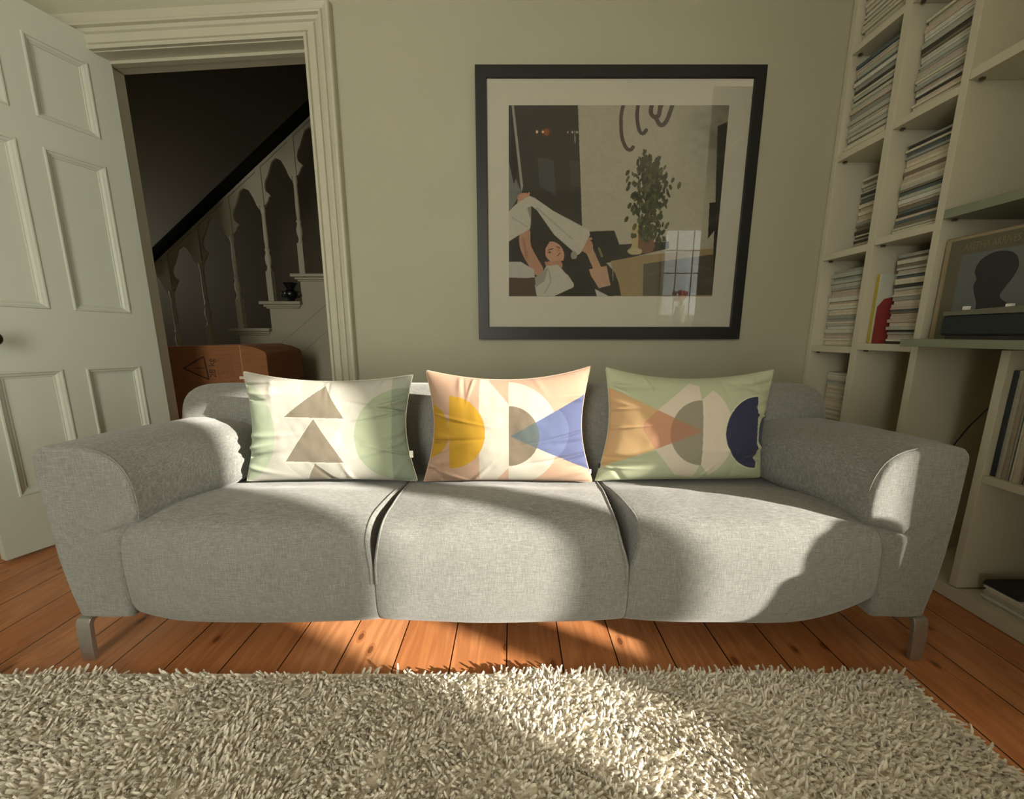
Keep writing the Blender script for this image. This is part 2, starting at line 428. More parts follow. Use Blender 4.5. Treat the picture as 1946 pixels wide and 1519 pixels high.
# ------------------------------------------------------------------ sofa
SX, YF = -.025, .82
def resample(P, step):
    P = [Vector(p) for p in P]; out = []
    for a, b in zip(P, P[1:]+P[:1]):
        n = max(1, int((b-a).length/step))
        for i in range(n): out.append(a.lerp(b, i/n))
    return out
def roundloft(prof, t0, t1, r0, r1, fn, nt=40, step=.012, disp=None, extra=()):
    """closed 2D outline swept from t0 to t1 with rounded ends; fn(p,q,t) -> room point"""
    P = resample(prof, step); n = len(P)
    area = sum(P[i].x*P[(i+1) % n].y-P[(i+1) % n].x*P[i].y for i in range(n))
    sg = 1 if area > 0 else -1
    N = []
    for i in range(n):
        T_ = (P[(i+2) % n]-P[i-2]).normalized(); N.append(Vector((-T_.y, T_.x))*sg)
    ts = []
    for k in range(6): ts.append((t0+r0*(1-math.cos(k/6*PI/2)), r0*(1-math.sin(k/6*PI/2)) if r0 else 0))
    for k in range(nt+1): ts.append((lerp(t0+r0, t1-r1, k/nt), 0))
    for k in range(5, -1, -1): ts.append((t1-r1*(1-math.cos(k/6*PI/2)), r1*(1-math.sin(k/6*PI/2)) if r1 else 0))
    v = []; f = []
    for t, ins in ts:
        for i in range(n):
            q = P[i]+N[i]*ins
            p3 = Vector(fn(q.x, q.y, t))
            if disp: p3 = Vector(disp(p3, t))
            v.append(p3)
    m = len(ts)
    for j in range(m-1):
        for i in range(n):
            a = j*n+i; b = j*n+(i+1) % n; f.append((a, b, b+n, a+n))
    # caps: shrink twice towards centroid, then close
    for j, rev in ((0, True), (m-1, False)):
        ring = list(range(j*n, j*n+n)); c = sum((v[i] for i in ring), Vector())/n
        prev = ring
        for s in (.85, .6, .3):
            new = []
            for i in ring: new.append(len(v)); v.append(c.lerp(v[i], s))
            for k in range(n):
                q = (prev[k], prev[(k+1) % n], new[(k+1) % n], new[k]); f.append(q[::-1] if not rev else q)
            prev = new
        f.append(tuple(prev) if rev else tuple(prev[::-1]))
    return v, f
def fixnormals(o):
    bm = bmesh.new(); bm.from_mesh(o.data); bmesh.ops.recalc_face_normals(bm, faces=bm.faces); bm.to_mesh(o.data); bm.free(); return o
sofa = thing('sofa', 'long three-seat sofa in grey melange wool with low padded arms and steel legs', 'sofa', (SX, 1.15, 0))
def nz(p, s, a):
    from mathutils import noise
    return noise.noise(Vector(p)*s)*a
# arms
arm_out = [(.030,.137),(.034,.128),(.044,.124),(.10,.122),(.160,.124),(.166,.13),(.170,.15),(.176,.25),(.184,.33),(.192,.362),(.212,.372),(.224,.388),(.229,.42),(.226,.47),(.215,.51),(.196,.54),(.165,.561),(.13,.571),(.08,.575),(.03,.573),(.012,.568),(.003,.557),(.000,.54),(.003,.48),(.008,.40),(.014,.30),(.022,.20)]
HW = 1.095
for s in (-1, 1):
    def fn(p, q, t, s=s):
        wide = 1+.0*t
        ext = .058*sstep(t, .85, 1.18)*sstep(q, .35, .38)*sstep(p, .08, .2)
        return (SX+s*(HW-p-ext), t, q-.022*sstep(t, .9, 1.3)*sstep(q, .4, .5))
    def dp(p, t, s=s):
        cr = math.exp(-((p.z-.372)/.016)**2); fr = 1-sstep(t, YF, YF+.10)
        inn_ = sstep(HW-abs(p.x-SX), .02, .17)
        y = p.y+cr*fr*.014*inn_
        y += fr*math.sin(p.z*150+p.x*30)*.0016*math.exp(-((p.z-.33)/.05)**2)*inn_
        y += -fr*.006*math.sin(PI*min(1, max(0, (p.z-.13)/.43)))
        x = p.x+nz((p.x, p.y, p.z), 9, .0025)
        return (x, y, p.z+nz((p.x+3, p.y, p.z), 7, .003))
    v, f = roundloft(arm_out, YF-.0, 1.43, .016, .03, fn, 46, .011, dp)
    fixnormals(obj('arm', v, f, M_SOFA, sofa, smooth=True))
    pts = []
    for p, q in catmull([(.13,.569),(.165,.559),(.195,.538),(.214,.508),(.225,.47),(.228,.42),(.224,.392)], 5):
        a = fn(p, q, YF+.010); pts.append((a[0]-s*.0, a[1]-.006, a[2]+.0005))
    MB().tube(pts, .0016, 6).build('arm_seam', M_PIPE, bpy.data.objects[[o.name for o in sofa.children if o.name.startswith('arm')][-1]], smooth=True)
# seat cushions
XE = [-.928, -.331, .281, .878]
gaps = [0, .011, .022, 0]
def seat_prof():
    P = [(1.30,.110),(1.27,.350),(1.20,.354),(1.10,.366),(1.0,.378),(.92,.384),(.862,.382),(.826,.370),(.806,.345),(.800,.30),(.800,.22),(.806,.16),(.822,.128),(.85,.112),(.95,.106),(1.1,.106)]
    return [tuple(p) for p in catmull(P, 4, True)]
SP = seat_prof()
for k in range(3):
    a, b = XE[k], XE[k+1]
    def dp(p, t, a=a, b=b, k=k):
        x, y, z = p
        u = (t-a)/(b-a)
        crown = math.sin(PI*min(1, max(0, u)))**.6
        top = sstep(z, .30, .37)
        z += .014*crown*top*(1-sstep(y, 1.0, 1.08)*.7)
        y -= .016*crown*(1-sstep(y, .82, .90))*(1-.5*sstep(z, .3, .38))
        # cushions split apart above the front seam
        op = sstep(z, .27, .37)*(1-sstep(y, .85, 1.12)*.85)
        x += gaps[k]*op*max(0, 1-(t-a)/.09) if gaps[k] else 0
        x -= gaps[k+1]*op*max(0, 1-(b-t)/.09) if gaps[k+1] else 0
        # lower outer corners pulled up
        if k == 0: c = max(0, 1-(t-a)/.12); h = .018
        elif k == 2: c = max(0, 1-(b-t)/.20); h = .055
        else: c = 0; h = 0
        if z < .2: z += h*c*c*(1-sstep(z, .10, .24)) ; 
        if k == 2: x -= .025*max(0, 1-(b-t)/.10)*(1-sstep(z, .11, .24))
        z += nz((x, y, 1), 6, .004)*top+nz((x, y, 3), 16, .0016)*top
        y += nz((x, z, 5), 6, .003)*(1-sstep(y, .85, .95))
        return (x, y, z)
    v, f = roundloft(SP, a+.0001, b-.0001, .003, .003, lambda p, q, t: (t, p, q), 56, .011, dp)
    cu = fixnormals(obj('seat_cushion', v, f, M_SOFA, sofa, smooth=True))
    for e, sgn in ((a, 1), (b, -1)):
        if e in (XE[0], XE[3]): continue
        tt = e+sgn*.006
        pts = []
        for p, q in [q_ for q_ in SP if q_[0] < 1.2 and q_[1] > .235]:
            nx_, nz_ = p-1.0, q-.24; 
            pts.append(Vector(dp(Vector((tt, p-(.001 if p < .83 else 0), q+(.001 if q > .37 else 0))), tt)))
        pts.sort(key=lambda w_: math.atan2(w_.z-.22, w_.y-1.02))
        # order along the outline: back top -> front bottom
        arr = sorted(pts, key=lambda w_: (math.atan2(w_.z-.2, 1.0-w_.y)))
        MB().tube(arr, .0026, 6).build('piping', M_PIPE, cu, smooth=True)
# backrest
bp = catmull([(1.20,.16),(1.205,.34),(1.212,.48),(1.226,.58),(1.245,.628),(1.275,.650),(1.32,.657),(1.37,.648),(1.405,.61),(1.42,.55),(1.43,.40),(1.43,.18),(1.32,.13)], 4, True)
def dpb(p, t):
    e = min(t-(SX-HW-.02), (SX+HW+.02)-t); c = max(0, 1-e/.09)
    return (p.x+nz(p, 5, .002), p.y+nz((p.x, 2, p.z), 6, .003), p.z-.012*c*c*sstep(p.z, .3, .6)+nz((p.x*1.0, 8, 0), 3, .002))
v, f = roundloft([tuple(p) for p in bp], SX-HW-.022, SX+HW+.02, .05, .05, lambda p, q, t: (t, p, q), 60, .014, dpb)
fixnormals(obj('backrest', v, f, M_SOFA, sofa, smooth=True))
MB().box(SX-.9, SX+.9, .90, 1.38, .125, .20).build('frame', mat('sofa_underside', (40, 40, 40), .9), sofa)
for s in (-1, 1):
    for y0 in (.830, 1.34):
        poly = [(-.02,.1215),(.008,.1215),(.016,.118),(.020,.108),(.021,.06),(.019,0),(.008,0),(.010,.06),(.009,.102),(.004,.110),(-.02,.112)]
        cx = SX+s*(HW-.028)
        mb = MB(); mb.prism(poly, lambda p, q, t, cx=cx, s=s, y0=y0: (cx+t*(1-.12*(q < .02))-s*.006*(q/.12), y0+.012-p, q), -.0175, .0175)
        mb.build('leg', M_METAL, sofa, bevel=.0015)

# ------------------------------------------------------------------ printed cushions
LT = lin
def design_grid(nu, nv, x0, x1, y0, y1):
    X, Y = np.meshgrid(np.linspace(x0, x1, nu), np.linspace(y0, y1, nv)); return X, Y
def tri(X, Y, *pts):
    m = np.ones_like(X, bool); n = len(pts)
    ar = sum(pts[i][0]*pts[(i+1) % n][1]-pts[(i+1) % n][0]*pts[i][1] for i in range(n))
    sg = 1 if ar > 0 else -1
    for i in range(n):
        (ax, ay), (bx, by) = pts[i], pts[(i+1) % n]
        m &= sg*((bx-ax)*(Y-ay)-(by-ay)*(X-ax)) >= 0
    return m
def disc(X, Y, cx, cy, r): return (X-cx)**2+(Y-cy)**2 <= r*r
def paintL(col, mask, rgb, a=1.):
    c = np.array(lin(*rgb)); col[mask] = col[mask]*(1-a)+c*a
def des1(X, Y):
    col = np.empty(X.shape+(3,)); col[:] = lin(219, 216, 205)
    paintL(col, disc(X, Y, 409, 530, 381), (198, 212, 184))
    paintL(col, disc(X, Y, 1697, 560, 337), (186, 199, 168))
    paintL(col, X > 1615, (186, 194, 178)); paintL(col, (X > 1615) & disc(X, Y, 1697, 560, 337), (158, 172, 150))
    paintL(col, tri(X, Y, (950, 160), (1140, 205), (1000, 305)), (200, 208, 190))
    paintL(col, tri(X, Y, (868, 425), (1288, 432), (1078, 760)), (204, 202, 192))
    paintL(col, tri(X, Y, (866, 748), (1280, 748), (1200, 900), (980, 900)), (204, 202, 192))
    g = (138, 128, 110)
    for t in (((1140, 205), (865, 416), (1290, 430)), ((1078, 430), (862, 730), (1280, 742)), ((1072, 745), (975, 890), (1225, 890))):
        cxx = sum(p[0] for p in t)/3; cyy = sum(p[1] for p in t)/3
        big = [(cxx+(p[0]-cxx)*1.05, cyy+(p[1]-cyy)*1.05) for p in t]
        paintL(col, tri(X, Y, *big), (224, 220, 206)); paintL(col, tri(X, Y, *t), g)
    return col
def des2(X, Y):
    col = np.empty(X.shape+(3,)); col[:] = lin(214, 176, 150); wh = (222, 217, 202)
    paintL(col, disc(X, Y, 800, 825, 55) & (X < 855), (216, 166, 30))
    paintL(col, (X > 911.8) & (X <= 967.5) & ~tri(X, Y, (929, 730), (967.6, 774), (967.6, 700), (929, 700)) & ~tri(X, Y, (946, 916), (967.6, 892), (967.6, 930), (946, 930)), wh)
    paintL(col, disc(X, Y, 962, 833, 101) & (X > 967), wh)
    paintL(col, tri(X, Y, (967, 738), (1010, 748), (967, 790)), wh)
    paintL(col, disc(X, Y, 854.9, 827, 68.5) & (X > 854.9), (218, 168, 28))
    paintL(col, disc(X, Y, 968, 833, 56) & (X > 968), (134, 120, 102))
    bl = tri(X, Y, (970, 833), (1128, 747), (1126, 902))
    paintL(col, bl, (90, 101, 148))
    paintL(col, bl & disc(X, Y, 1024, 827, 57), (104, 118, 164))
    paintL(col, bl & disc(X, Y, 968, 833, 56), (92, 106, 108))
    return col
def des3(X, Y):
    col = np.empty(X.shape+(3,)); col[:] = lin(180, 188, 158); cr = (214, 203, 186)
    A_ = tri(X, Y, (1318, 740), (1300, 735), (1240, 782), (1211, 810), (1211, 822), (1233, 857), (1274, 906), (1310, 912), (1318, 884))
    paintL(col, A_, cr)
    paintL(col, (disc(X, Y, 1270, 825, 107)) & (X > 1318) & (X < 1400) & (Y > 766-(X-1318)*.72) & (Y < 883+(X-1318)*1.15), cr)
    paintL(col, disc(X, Y, 1320, 826, 60) & (X < 1320), (146, 141, 124))
    T3 = tri(X, Y, (1318, 823), (1140, 738), (1140, 895))
    paintL(col, T3, (204, 168, 122)); paintL(col, T3 & A_, (196, 146, 116)); paintL(col, T3 & disc(X, Y, 1320, 826, 60) & (X < 1320), (168, 124, 100))
    paintL(col, disc(X, Y, 1490, 828, 57) & (X > 1434), (38, 44, 78))
    rim = disc(X, Y, 1430, 826, 69) & (X < 1431); paintL(col, rim, (206, 206, 180))
    paintL(col, disc(X, Y, 1430, 826, 67) & (X < 1430), (34, 40, 76))
    return col
M_PRINT = bpy.data.materials.new('printed_cotton'); t = NT(M_PRINT)
at = t.n('ShaderNodeAttribute', attribute_name='print'); wv = t.noise(t.coord(), 380, 2)
t.color(t.mix(t.math('MULTIPLY', wv, .14), at.outputs['Color'], (.30, .28, .24)))
t.b.inputs['Roughness'].default_value = .9; t.b.inputs['Specular IOR Level'].default_value = .15; t.bump(wv, .35, .001)
t.b.inputs['Sheen Weight'].default_value = .1
def attr_mesh(name, P, faces, col, m, parent=None, smooth=True):
    off = base(parent)
    me = bpy.data.meshes.new(name); nv = len(P); fa = np.asarray(faces, np.int32)
    me.vertices.add(nv); me.vertices.foreach_set('co', (np.asarray(P)-np.array(off)).astype(np.float32).ravel())
    me.loops.add(fa.size); me.loops.foreach_set('vertex_index', fa.ravel())
    me.polygons.add(len(fa)); k = fa.shape[1]
    me.polygons.foreach_set('loop_start', np.arange(0, fa.size, k, dtype=np.int32))
    me.polygons.foreach_set('use_smooth', np.full(len(fa), smooth))
    me.update(calc_edges=True)
    if col is not None:
        a = me.color_attributes.new('print', 'FLOAT_COLOR', 'POINT')
        a.data.foreach_set('color', np.concatenate([col, np.ones((nv, 1))], 1).astype(np.float32).ravel())
    me.materials.append(m); o = bpy.data.objects.new(name, me); C.objects.link(o)
    if parent is not None: o.parent = parent
    return o
def vnoise(X, Y, seed, sc):
    r = np.random.default_rng(seed); G = r.random((64, 64)); x = X*sc % 63; y = Y*sc % 63
    xi = x.astype(int); yi = y.astype(int); fx = x-xi; fy = y-yi; fx = fx*fx*(3-2*fx); fy = fy*fy*(3-2*fy)
    g = lambda a, b: G[np.clip(b, 0, 63), np.clip(a, 0, 63)]
    return (g(xi, yi)*(1-fx)+g(xi+1, yi)*fx)*(1-fy)+(g(xi, yi+1)*(1-fx)+g(xi+1, yi+1)*fx)*fy-.5
def pillow(label, cx, y0, wid, hgt, tilt, yaw, roll, des, bx, corners, thick, seed, back_rgb, pinch, dye=.57):
    """bx: the print's own coordinate box (x0,x1,ytop,ybottom); corners: outward pull of TL,TR,BR,BL (dx,dz)"""
    NU, NV = 340, 220
    u, v = np.meshgrid(np.linspace(0, 1, NU), np.linspace(0, 1, NV))      # v = 0 bottom
    prof_u = 1-np.abs(2*u-1)**2.6; prof_v = 1-np.abs(2*v-1)**2.6
    th = thick*.5*(np.clip(prof_u, 0, 1)**.55)*(np.clip(prof_v, 0, 1)**.5)
    pt, pb, pl, prr = pinch
    X = (u-.5)*wid; Z = v*hgt
    # concave edges
    X = X + np.sin(PI*v)*( pl*(1-u)**3 - prr*u**3)
    Z = Z - np.sin(PI*u)*(pt*v**3) + np.sin(PI*u)*(pb*(1-v)**3)
    TL, TR, BR, BL = corners
    X = X + (1-u)**2*v**2*TL[0]+u**2*v**2*TR[0]+u**2*(1-v)**2*BR[0]+(1-u)**2*(1-v)**2*BL[0]
    Z = Z + (1-u)**4*v**4*TL[1]+u**4*v**4*TR[1]+u**4*(1-v)**4*BR[1]+(1-u)**4*(1-v)**4*BL[1]
    # wrinkles radiating from the side seams
    r = np.random.default_rng(seed); wr = np.zeros_like(X)
    for k in range(15):
        c = r.uniform(.08, .92); sl = r.uniform(-.6, .6); wd = r.uniform(.012, .03); ln = r.uniform(.08, .26); am = r.uniform(.006, .015)
        e = u if k % 2 == 0 else 1-u
        wr += am*np.exp(-((v-c-sl*e)/wd)**2)*np.exp(-(e/ln)**2)*(1-np.exp(-e/.01))*np.sign(r.uniform(-1, 1)+.2)
    for k in range(7):
        c = r.uniform(.1, .9); sl = r.uniform(-.8, .8); wd = r.uniform(.01, .022); am = r.uniform(.002, .006); e = 1-v if k % 3 else v
        wr += am*np.exp(-((u-c-sl*e)/wd)**2)*np.exp(-(e/.16)**2)*(1-np.exp(-e/.01))*np.sign(r.uniform(-1, 1))
    wr += vnoise(u*1.6, v, seed, 5)*.006*prof_u*prof_v + vnoise(u*1.6, v, seed+1, 13)*.002*prof_u*prof_v
    DX, DY = bx[0]+u*(bx[1]-bx[0]), bx[3]+v*(bx[2]-bx[3])
    # the print is laid out flat, so follow the cloth
    DX = bx[0]+(X/wid+.5)*(bx[1]-bx[0]); DY = bx[3]+(Z/hgt)*(bx[2]-bx[3])
    col = des(DX, DY)*dye
    Rm = (Matrix.Rotation(yaw, 3, 'Z') @ Matrix.Rotation(tilt, 3, 'X') @ Matrix.Rotation(roll, 3, 'Y'))
    Rn = np.array(Rm)
    def place(X_, Yd, Z_): return np.stack([X_.ravel(), Yd.ravel(), Z_.ravel()], 1) @ Rn.T + np.array([cx, y0, 0.0])
    zb = 0
    t_ = thing('throw_pillow', label, 'cushion', (cx, y0, PZ), 'printed cushions along the sofa back')
    F_ = place(X, -(th+wr), Z+PZ*0); F_[:, 2] += PZ
    B_ = place(X, th*.8, Z); B_[:, 2] += PZ
    idx = np.arange(NU*NV).reshape(NV, NU)
    q = np.stack([idx[:-1, :-1], idx[:-1, 1:], idx[1:, 1:], idx[1:, :-1]], -1).reshape(-1, 4)
    attr_mesh('printed_cover', F_, q, col.reshape(-1, 3), M_PRINT, t_)
    bc = np.tile(np.array(lin(*back_rgb)), (NU*NV, 1))
    attr_mesh('back_cover', B_, q[:, ::-1], bc, M_PRINT, t_)
    ring = np.concatenate([idx[0, :], idx[1:, -1], idx[-1, -2::-1], idx[-2:0:-1, 0]])[::6]
    pts = [tuple(F_[i]) for i in ring]; pts.append(pts[0])
    MB().tube(pts, .0016, 5).build('seam_edge', mat('seam_'+str(seed), back_rgb, .9), t_, smooth=True)
    return t_, F_.reshape(NV, NU, 3)
PZ = .384
def px_to(cx_px, y, v): return atY(cx_px, v, y)
# print coordinate boxes are in the flat pattern's own units
p1, G1 = pillow('cushion printed with brown stacked triangles between pale green discs, left on sofa', -.5635, 1.095, .511, .315, math.radians(-7), math.radians(1.5), 0, des1,
    (511, 1753, 150, 888), ((-.002, .022), (.002, .010), (.012, -.008), (-.004, -.002)), .115, 3, (200, 196, 182), (.012, .002, .022, .026))
p2, G2 = pillow('pink cushion printed with mustard half discs and a blue triangle, middle of the sofa', -.012, 1.10, .508, .318, math.radians(-9), math.radians(0), 0, des2,
    (807, 1125, 722, 920), ((-.002, .022), (.002, .034), (.010, -.010), (-.010, -.008)), .125, 11, (206, 166, 144), (.012, -.002, .026, .028))
p3, G3 = pillow('pale green cushion printed with navy half discs and an orange triangle, right on sofa', .545, 1.105, .510, .318, math.radians(-9), math.radians(-2), 0, des3,
    (1144, 1464, 722, 917), ((.004, .030), (.012, .024), (-.024, .006), (-.026, -.012)), .125, 23, (176, 182, 152), (.010, -.002, .020, .018), .92)
def cloth_tag(p, G, u, v, rgb, w_=.012, h_=.022):
    NVv, NUu = G.shape[:2]; c = G[int(v*(NVv-1)), int(u*(NUu-1))]
    mb = MB(); s = 1 if u > .5 else -1
    mb.box(c[0], c[0]+s*w_, c[1]-.004, c[1]-.003, c[2]-h_/2, c[2]+h_/2); mb.build('care_tag', mat('tag%d%d%d' % rgb, rgb, .8), p)
cloth_tag(p1, G1, 1, .26, (236, 232, 220)); cloth_tag(p2, G2, 1, .10, (236, 228, 214), .006, .014); cloth_tag(p3, G3, 0, .14, (34, 34, 38), .006, .016)

# ------------------------------------------------------------------ bookcase in the alcove
BX = 1.387; BXB = 1.70
case = thing('bookcase', 'tall white built-in bookcase of open cells filling the right-hand alcove', 'bookcase', (1.54, 1.2, 0))
def post(y0, y1, z0, z1): MB().box(BX, BXB, y0, y1, z0, z1).build('upright', M_SHELF, case, bevel=.0012)
post(1.733, 1.756, 0, 2.5); post(1.501, 1.528, 0, 2.5); post(1.275, 1.297, 0, 2.5); post(.600, .622, 0, 2.5)
post(1.036, 1.056, .05, .786)
def shelf(y0, y1, z0, z1, m=M_SHELF, x0=BX, name='shelf'): MB().box(x0+.0008, BXB, y0, y1, z0, z1).build(name, m, case, bevel=.0012)
SH1 = [.366, .756, 1.154, 1.556, 1.954, 2.35]; SH2 = [.366, .772, 1.168, 1.568, 1.963, 2.35]
for z in SH1: shelf(1.529, 1.732, z-.003, z+.024)
for z in SH2: shelf(1.298, 1.500, z-.003, z+.022)
shelf(.623, 1.274, 1.590, 1.619); shelf(.623, 1.274, 1.99, 2.015)
shelf(.623, 1.274, 1.194, 1.222, M_GREY, name='grey_shelf')
b = MB(); b.box(1.312, BXB, .60, 1.266, .790, .815); b.build('projecting_shelf', M_GREY, case, bevel=.0015)
shelf(.623, 1.035, .398, .420)
MB().box(BX-.002, BXB, .60, 1.756, 0.002, .046).build('plinth', M_SHELF, case, bevel=.002)
MB().box(BXB, BXB+.008, .600, 1.756, 0, 2.5).build('back_panel', M_SHELF, case)
M_SCREW = mat('dark_screw', (70, 60, 50), .5)
for ys, zs in ((1.722, SH1), (1.490, SH2)):
    for z in zs: MB().box(BX+.02, BX+.032, ys-.006, ys+.002, z-.010, z-.0035).build('shelf_peg', M_SCREW, case)
for z in (1.590, 1.194): MB().box(BX+.02, BX+.032, 1.258, 1.266, z-.008, z).build('shelf_peg', M_SCREW, case)


# magazines: a stack per cell, every magazine its own object
MAGC = [(196, 190, 170), (186, 182, 164), (204, 196, 172), (176, 178, 166), (190, 176, 158), (168, 172, 156), (150, 152, 142), (60, 58, 50), (200, 200, 188), (120, 110, 92), (84, 96, 96), (180, 166, 148)]
MM = [mat('magazine_%d' % i, c, .6, 0, .10, 90) for i, c in enumerate(MAGC)]
M_PAGES = mat('paper_pages', (196, 188, 166), .8, 0, .12, 300)
mag_protos = {}
def magazine(ci, th, dy, dx):
    key = (ci, round(th*1000), round(dy*100), round(dx*100))
    if key not in mag_protos:
        hy_, hx_ = dy/2, dx/2; me = bpy.data.meshes.new('magazine')
        mb = MB(); e = .0006
        mb.box(0, dx, -hy_, hy_, 0, e); mb.box(0, dx, -hy_, hy_, th-e, th); mb.box(0, e, -hy_, hy_, e, th-e)     # cover and spine
        n1 = len(mb.f); mb.box(e, dx-.002, -hy_+.002, hy_-.002, e, th-e)
        me.from_pydata(mb.v, [], mb.f); me.materials.append(MM[ci]); me.materials.append(M_PAGES)
        me.polygons.foreach_set('material_index', [0]*n1+[1]*(len(mb.f)-n1)); me.update(); mag_protos[key] = me
    return mag_protos[key]
MAGN = ['cream', 'pale grey', 'ivory', 'grey-green', 'buff', 'soft grey', 'mid grey', 'dark brown', 'white', 'brown', 'slate', 'tan']
ONES = 'first second third fourth fifth sixth seventh eighth ninth tenth eleventh twelfth thirteenth fourteenth fifteenth sixteenth seventeenth eighteenth nineteenth twentieth'.split()
def ordinal(i, n, top='top', bottom='bottom'):
    if i == 0: return top+'most in'
    if i == n-1: return bottom+'most in'
    return ONES[i]+' from the '+top+' of' if i <= n-1-i else ONES[n-1-i]+' from the '+bottom+' of'
def stack(yc, z, ztop, where, group, x=1.435, dark=.25, dy=.190, dx=.235, thick=.0098, jit=.008, yaw=.007):
    r = random.Random(int(yc*1000+z*77)); pal = [0, 1, 2, 3, 4, 5, 6, 8, 11]
    zz = z+.0004; made = []
    while True:
        th = r.choice([.7, .85, 1., 1.2, 1.45])*thick
        if zz+th > ztop: break
        ci = r.choice([7, 9, 10]) if r.random() < dark else r.choice(pal)
        o = bpy.data.objects.new('magazine', magazine(ci, th, dy, dx)); C.objects.link(o)
        o.location = (x+r.uniform(0, jit*1.6), yc+r.uniform(-.6, .6)*jit*.6, zz); o.rotation_euler = (0, 0, r.uniform(-yaw, yaw))
        made.append((o, ci)); zz += th+.0008
    for k, (o, ci) in enumerate(reversed(made)):
        tag(o, '%s magazine, %s the %s' % (MAGN[ci], ordinal(k, len(made)), where), 'magazine', group)
Y1c, Y2c = 1.628, 1.398
rows1 = ['fifth', 'fourth', 'third', 'second']
stack(Y1c, SH1[4]+.0245, 2.30, 'highest wall-side stack', 'topmost stack, wall-side column', dark=.08, x=1.41)
stack(Y1c, SH1[3]+.0245, 1.915, 'stack beside the dark folder', 'high wall-side stack', dark=.12, dy=.186, x=1.402)
stack(Y1c, SH1[2]+.0245, 1.49, 'deep-set wall-side stack', 'middle wall-side stack', x=1.50, dark=.35, dx=.18)
stack(Y1c+.002, SH1[1]+.0245, 1.105, 'neat stack left of the booklet', 'neat cream wall-side stack', x=1.43, dark=.0, thick=.0110, dy=.188)
stack(Y1c, SH1[0]+.0245, .665, 'low stack behind the sofa', 'lowest wall-side stack', x=1.47, dark=.0, dx=.21)
stack(Y2c, SH2[4]+.0225, 2.30, 'highest second-column stack', 'topmost stack, second column', dark=.15)
stack(Y2c, SH2[3]+.0225, 1.905, 'second-column stack filling its cell', 'high second-column stack', dark=.15)
stack(Y2c, SH2[2]+.0225, 1.51, 'stack above the red booklet', 'middle second-column stack', dark=.28, x=1.44)
stack(Y2c-.016, SH2[1]+.0225, 1.125, 'stack touching the red booklet', 'stack beside the red booklet', dark=.22, x=1.45, dy=.158)
# red, white and yellow booklet standing on edge in the second column
bk = thing('booklet', 'upright booklet with yellow spine and red and white cover beside a magazine stack', 'booklet', (1.42, 1.489, SH2[1]+.0225))
z0 = SH2[1]+.0225
MB().box(1.418, 1.62, 1.486, 1.497, z0, z0+.262).build('yellow_cover', mat('booklet_yellow', (176, 160, 52), .6), bk)
v = [(1.4185, 1.4855, z0), (1.59, 1.4855, z0), (1.59, 1.4855, z0+.262), (1.4185, 1.4855, z0+.262)]
MB().box(1.4182, 1.60, 1.478, 1.4855, z0+.0005, z0+.262).build('white_page', mat('booklet_white', (190, 194, 178), .6), bk)
MB().prism([(1.4178, z0+.0003), (1.62, z0+.0003), (1.62, z0+.20), (1.56, z0+.20), (1.50, z0+.185), (1.44, z0+.17), (1.4178, z0+.14)], lambda p, q, a: (p, a, q), 1.474, 1.4779).build('red_page', mat('booklet_red', (138, 52, 48), .6), bk)
# narrow dark folder beside the high wall-side stack
tag(MB().box(1.398, 1.60, 1.5295, 1.533, SH1[3]+.0245, 1.80).build('folder', mat('dark_folder', (66, 60, 46), .7)), 'thin dark folder standing right of the high wall-side magazine stack', 'folder')
# records standing in the lower cell
RC = [(38, 44, 50), (176, 168, 146), (72, 66, 58), (168, 160, 140), (150, 138, 116), (44, 52, 62), (184, 178, 158), (60, 54, 48), (160, 156, 142), (96, 82, 66), (150, 150, 140), (40, 44, 54)]
RMt = [mat('sleeve_%d' % i, c, .55, 0, .12, 60) for i, c in enumerate(RC)]
yy = 1.034; k = 0; rr_ = random.Random(5); recs = []
RN = ['near-black', 'cream', 'dark brown', 'buff', 'tan', 'navy', 'ivory', 'charcoal', 'pale grey', 'brown', 'grey', 'dark blue']
while yy > .78:
    w_ = rr_.choice([.0042, .006, .0085, .0045, .011]); ci = (k*5+rr_.randint(0, 2)) % 12
    if k == 0: ci, w_ = 0, .012
    if k == 1: ci, w_ = 6, .006
    if k == 2: ci, w_ = 8, .008
    y1 = yy; y0_ = yy-w_; hh = .308+rr_.uniform(-.004, .004); xf = 1.400+rr_.uniform(0, .008)
    o = MB().box(xf, xf+.29, y0_, y1, .4205, .4205+hh).build('record_sleeve', RMt[ci], None, bevel=.0006, origin=(xf, y0_, .4205))
    recs.append((o, ci))
    yy = y0_-.0006; k += 1
for k, (o, ci) in enumerate(recs):
    tag(o, '%s record sleeve, %s the low upright row by the sofa' % (RN[ci], ordinal(k, len(recs), 'left', 'right')), 'record', 'upright records')
# display sleeves and the black unit on the projecting shelf
ARX = 1.402; ay0, ay1, az0, az1 = .955, 1.247, .8155, 1.119
al = thing('record_sleeve', 'olive record sleeve reading ARETHA ARRIVES with a grey portrait panel', 'record', (ARX, 1.1, az0))
MB().box(ARX, ARX+.0035, ay0, ay1, az0, az1).build('sleeve', mat('olive_card', (92, 88, 66), .5), al)
yi, zi = 1.212, 1.072
MB().box(ARX-.0006, ARX, ay0+.01, yi, az0+.03, zi).build('portrait_panel', mat('grey_print', (98, 102, 98), .5), al)
hd = catmull([(1.170,1.015),(1.166,1.04),(1.150,1.058),(1.128,1.066),(1.10,1.062),(1.080,1.045),(1.072,1.015),(1.080,.985),(1.092,.960),(1.098,.935),(1.07,.91),(1.05,.885),(1.05,.86),(1.17,.86),(1.165,.885),(1.150,.905),(1.152,.930),(1.160,.950),(1.166,.975),(1.162,.995)], 4, True)
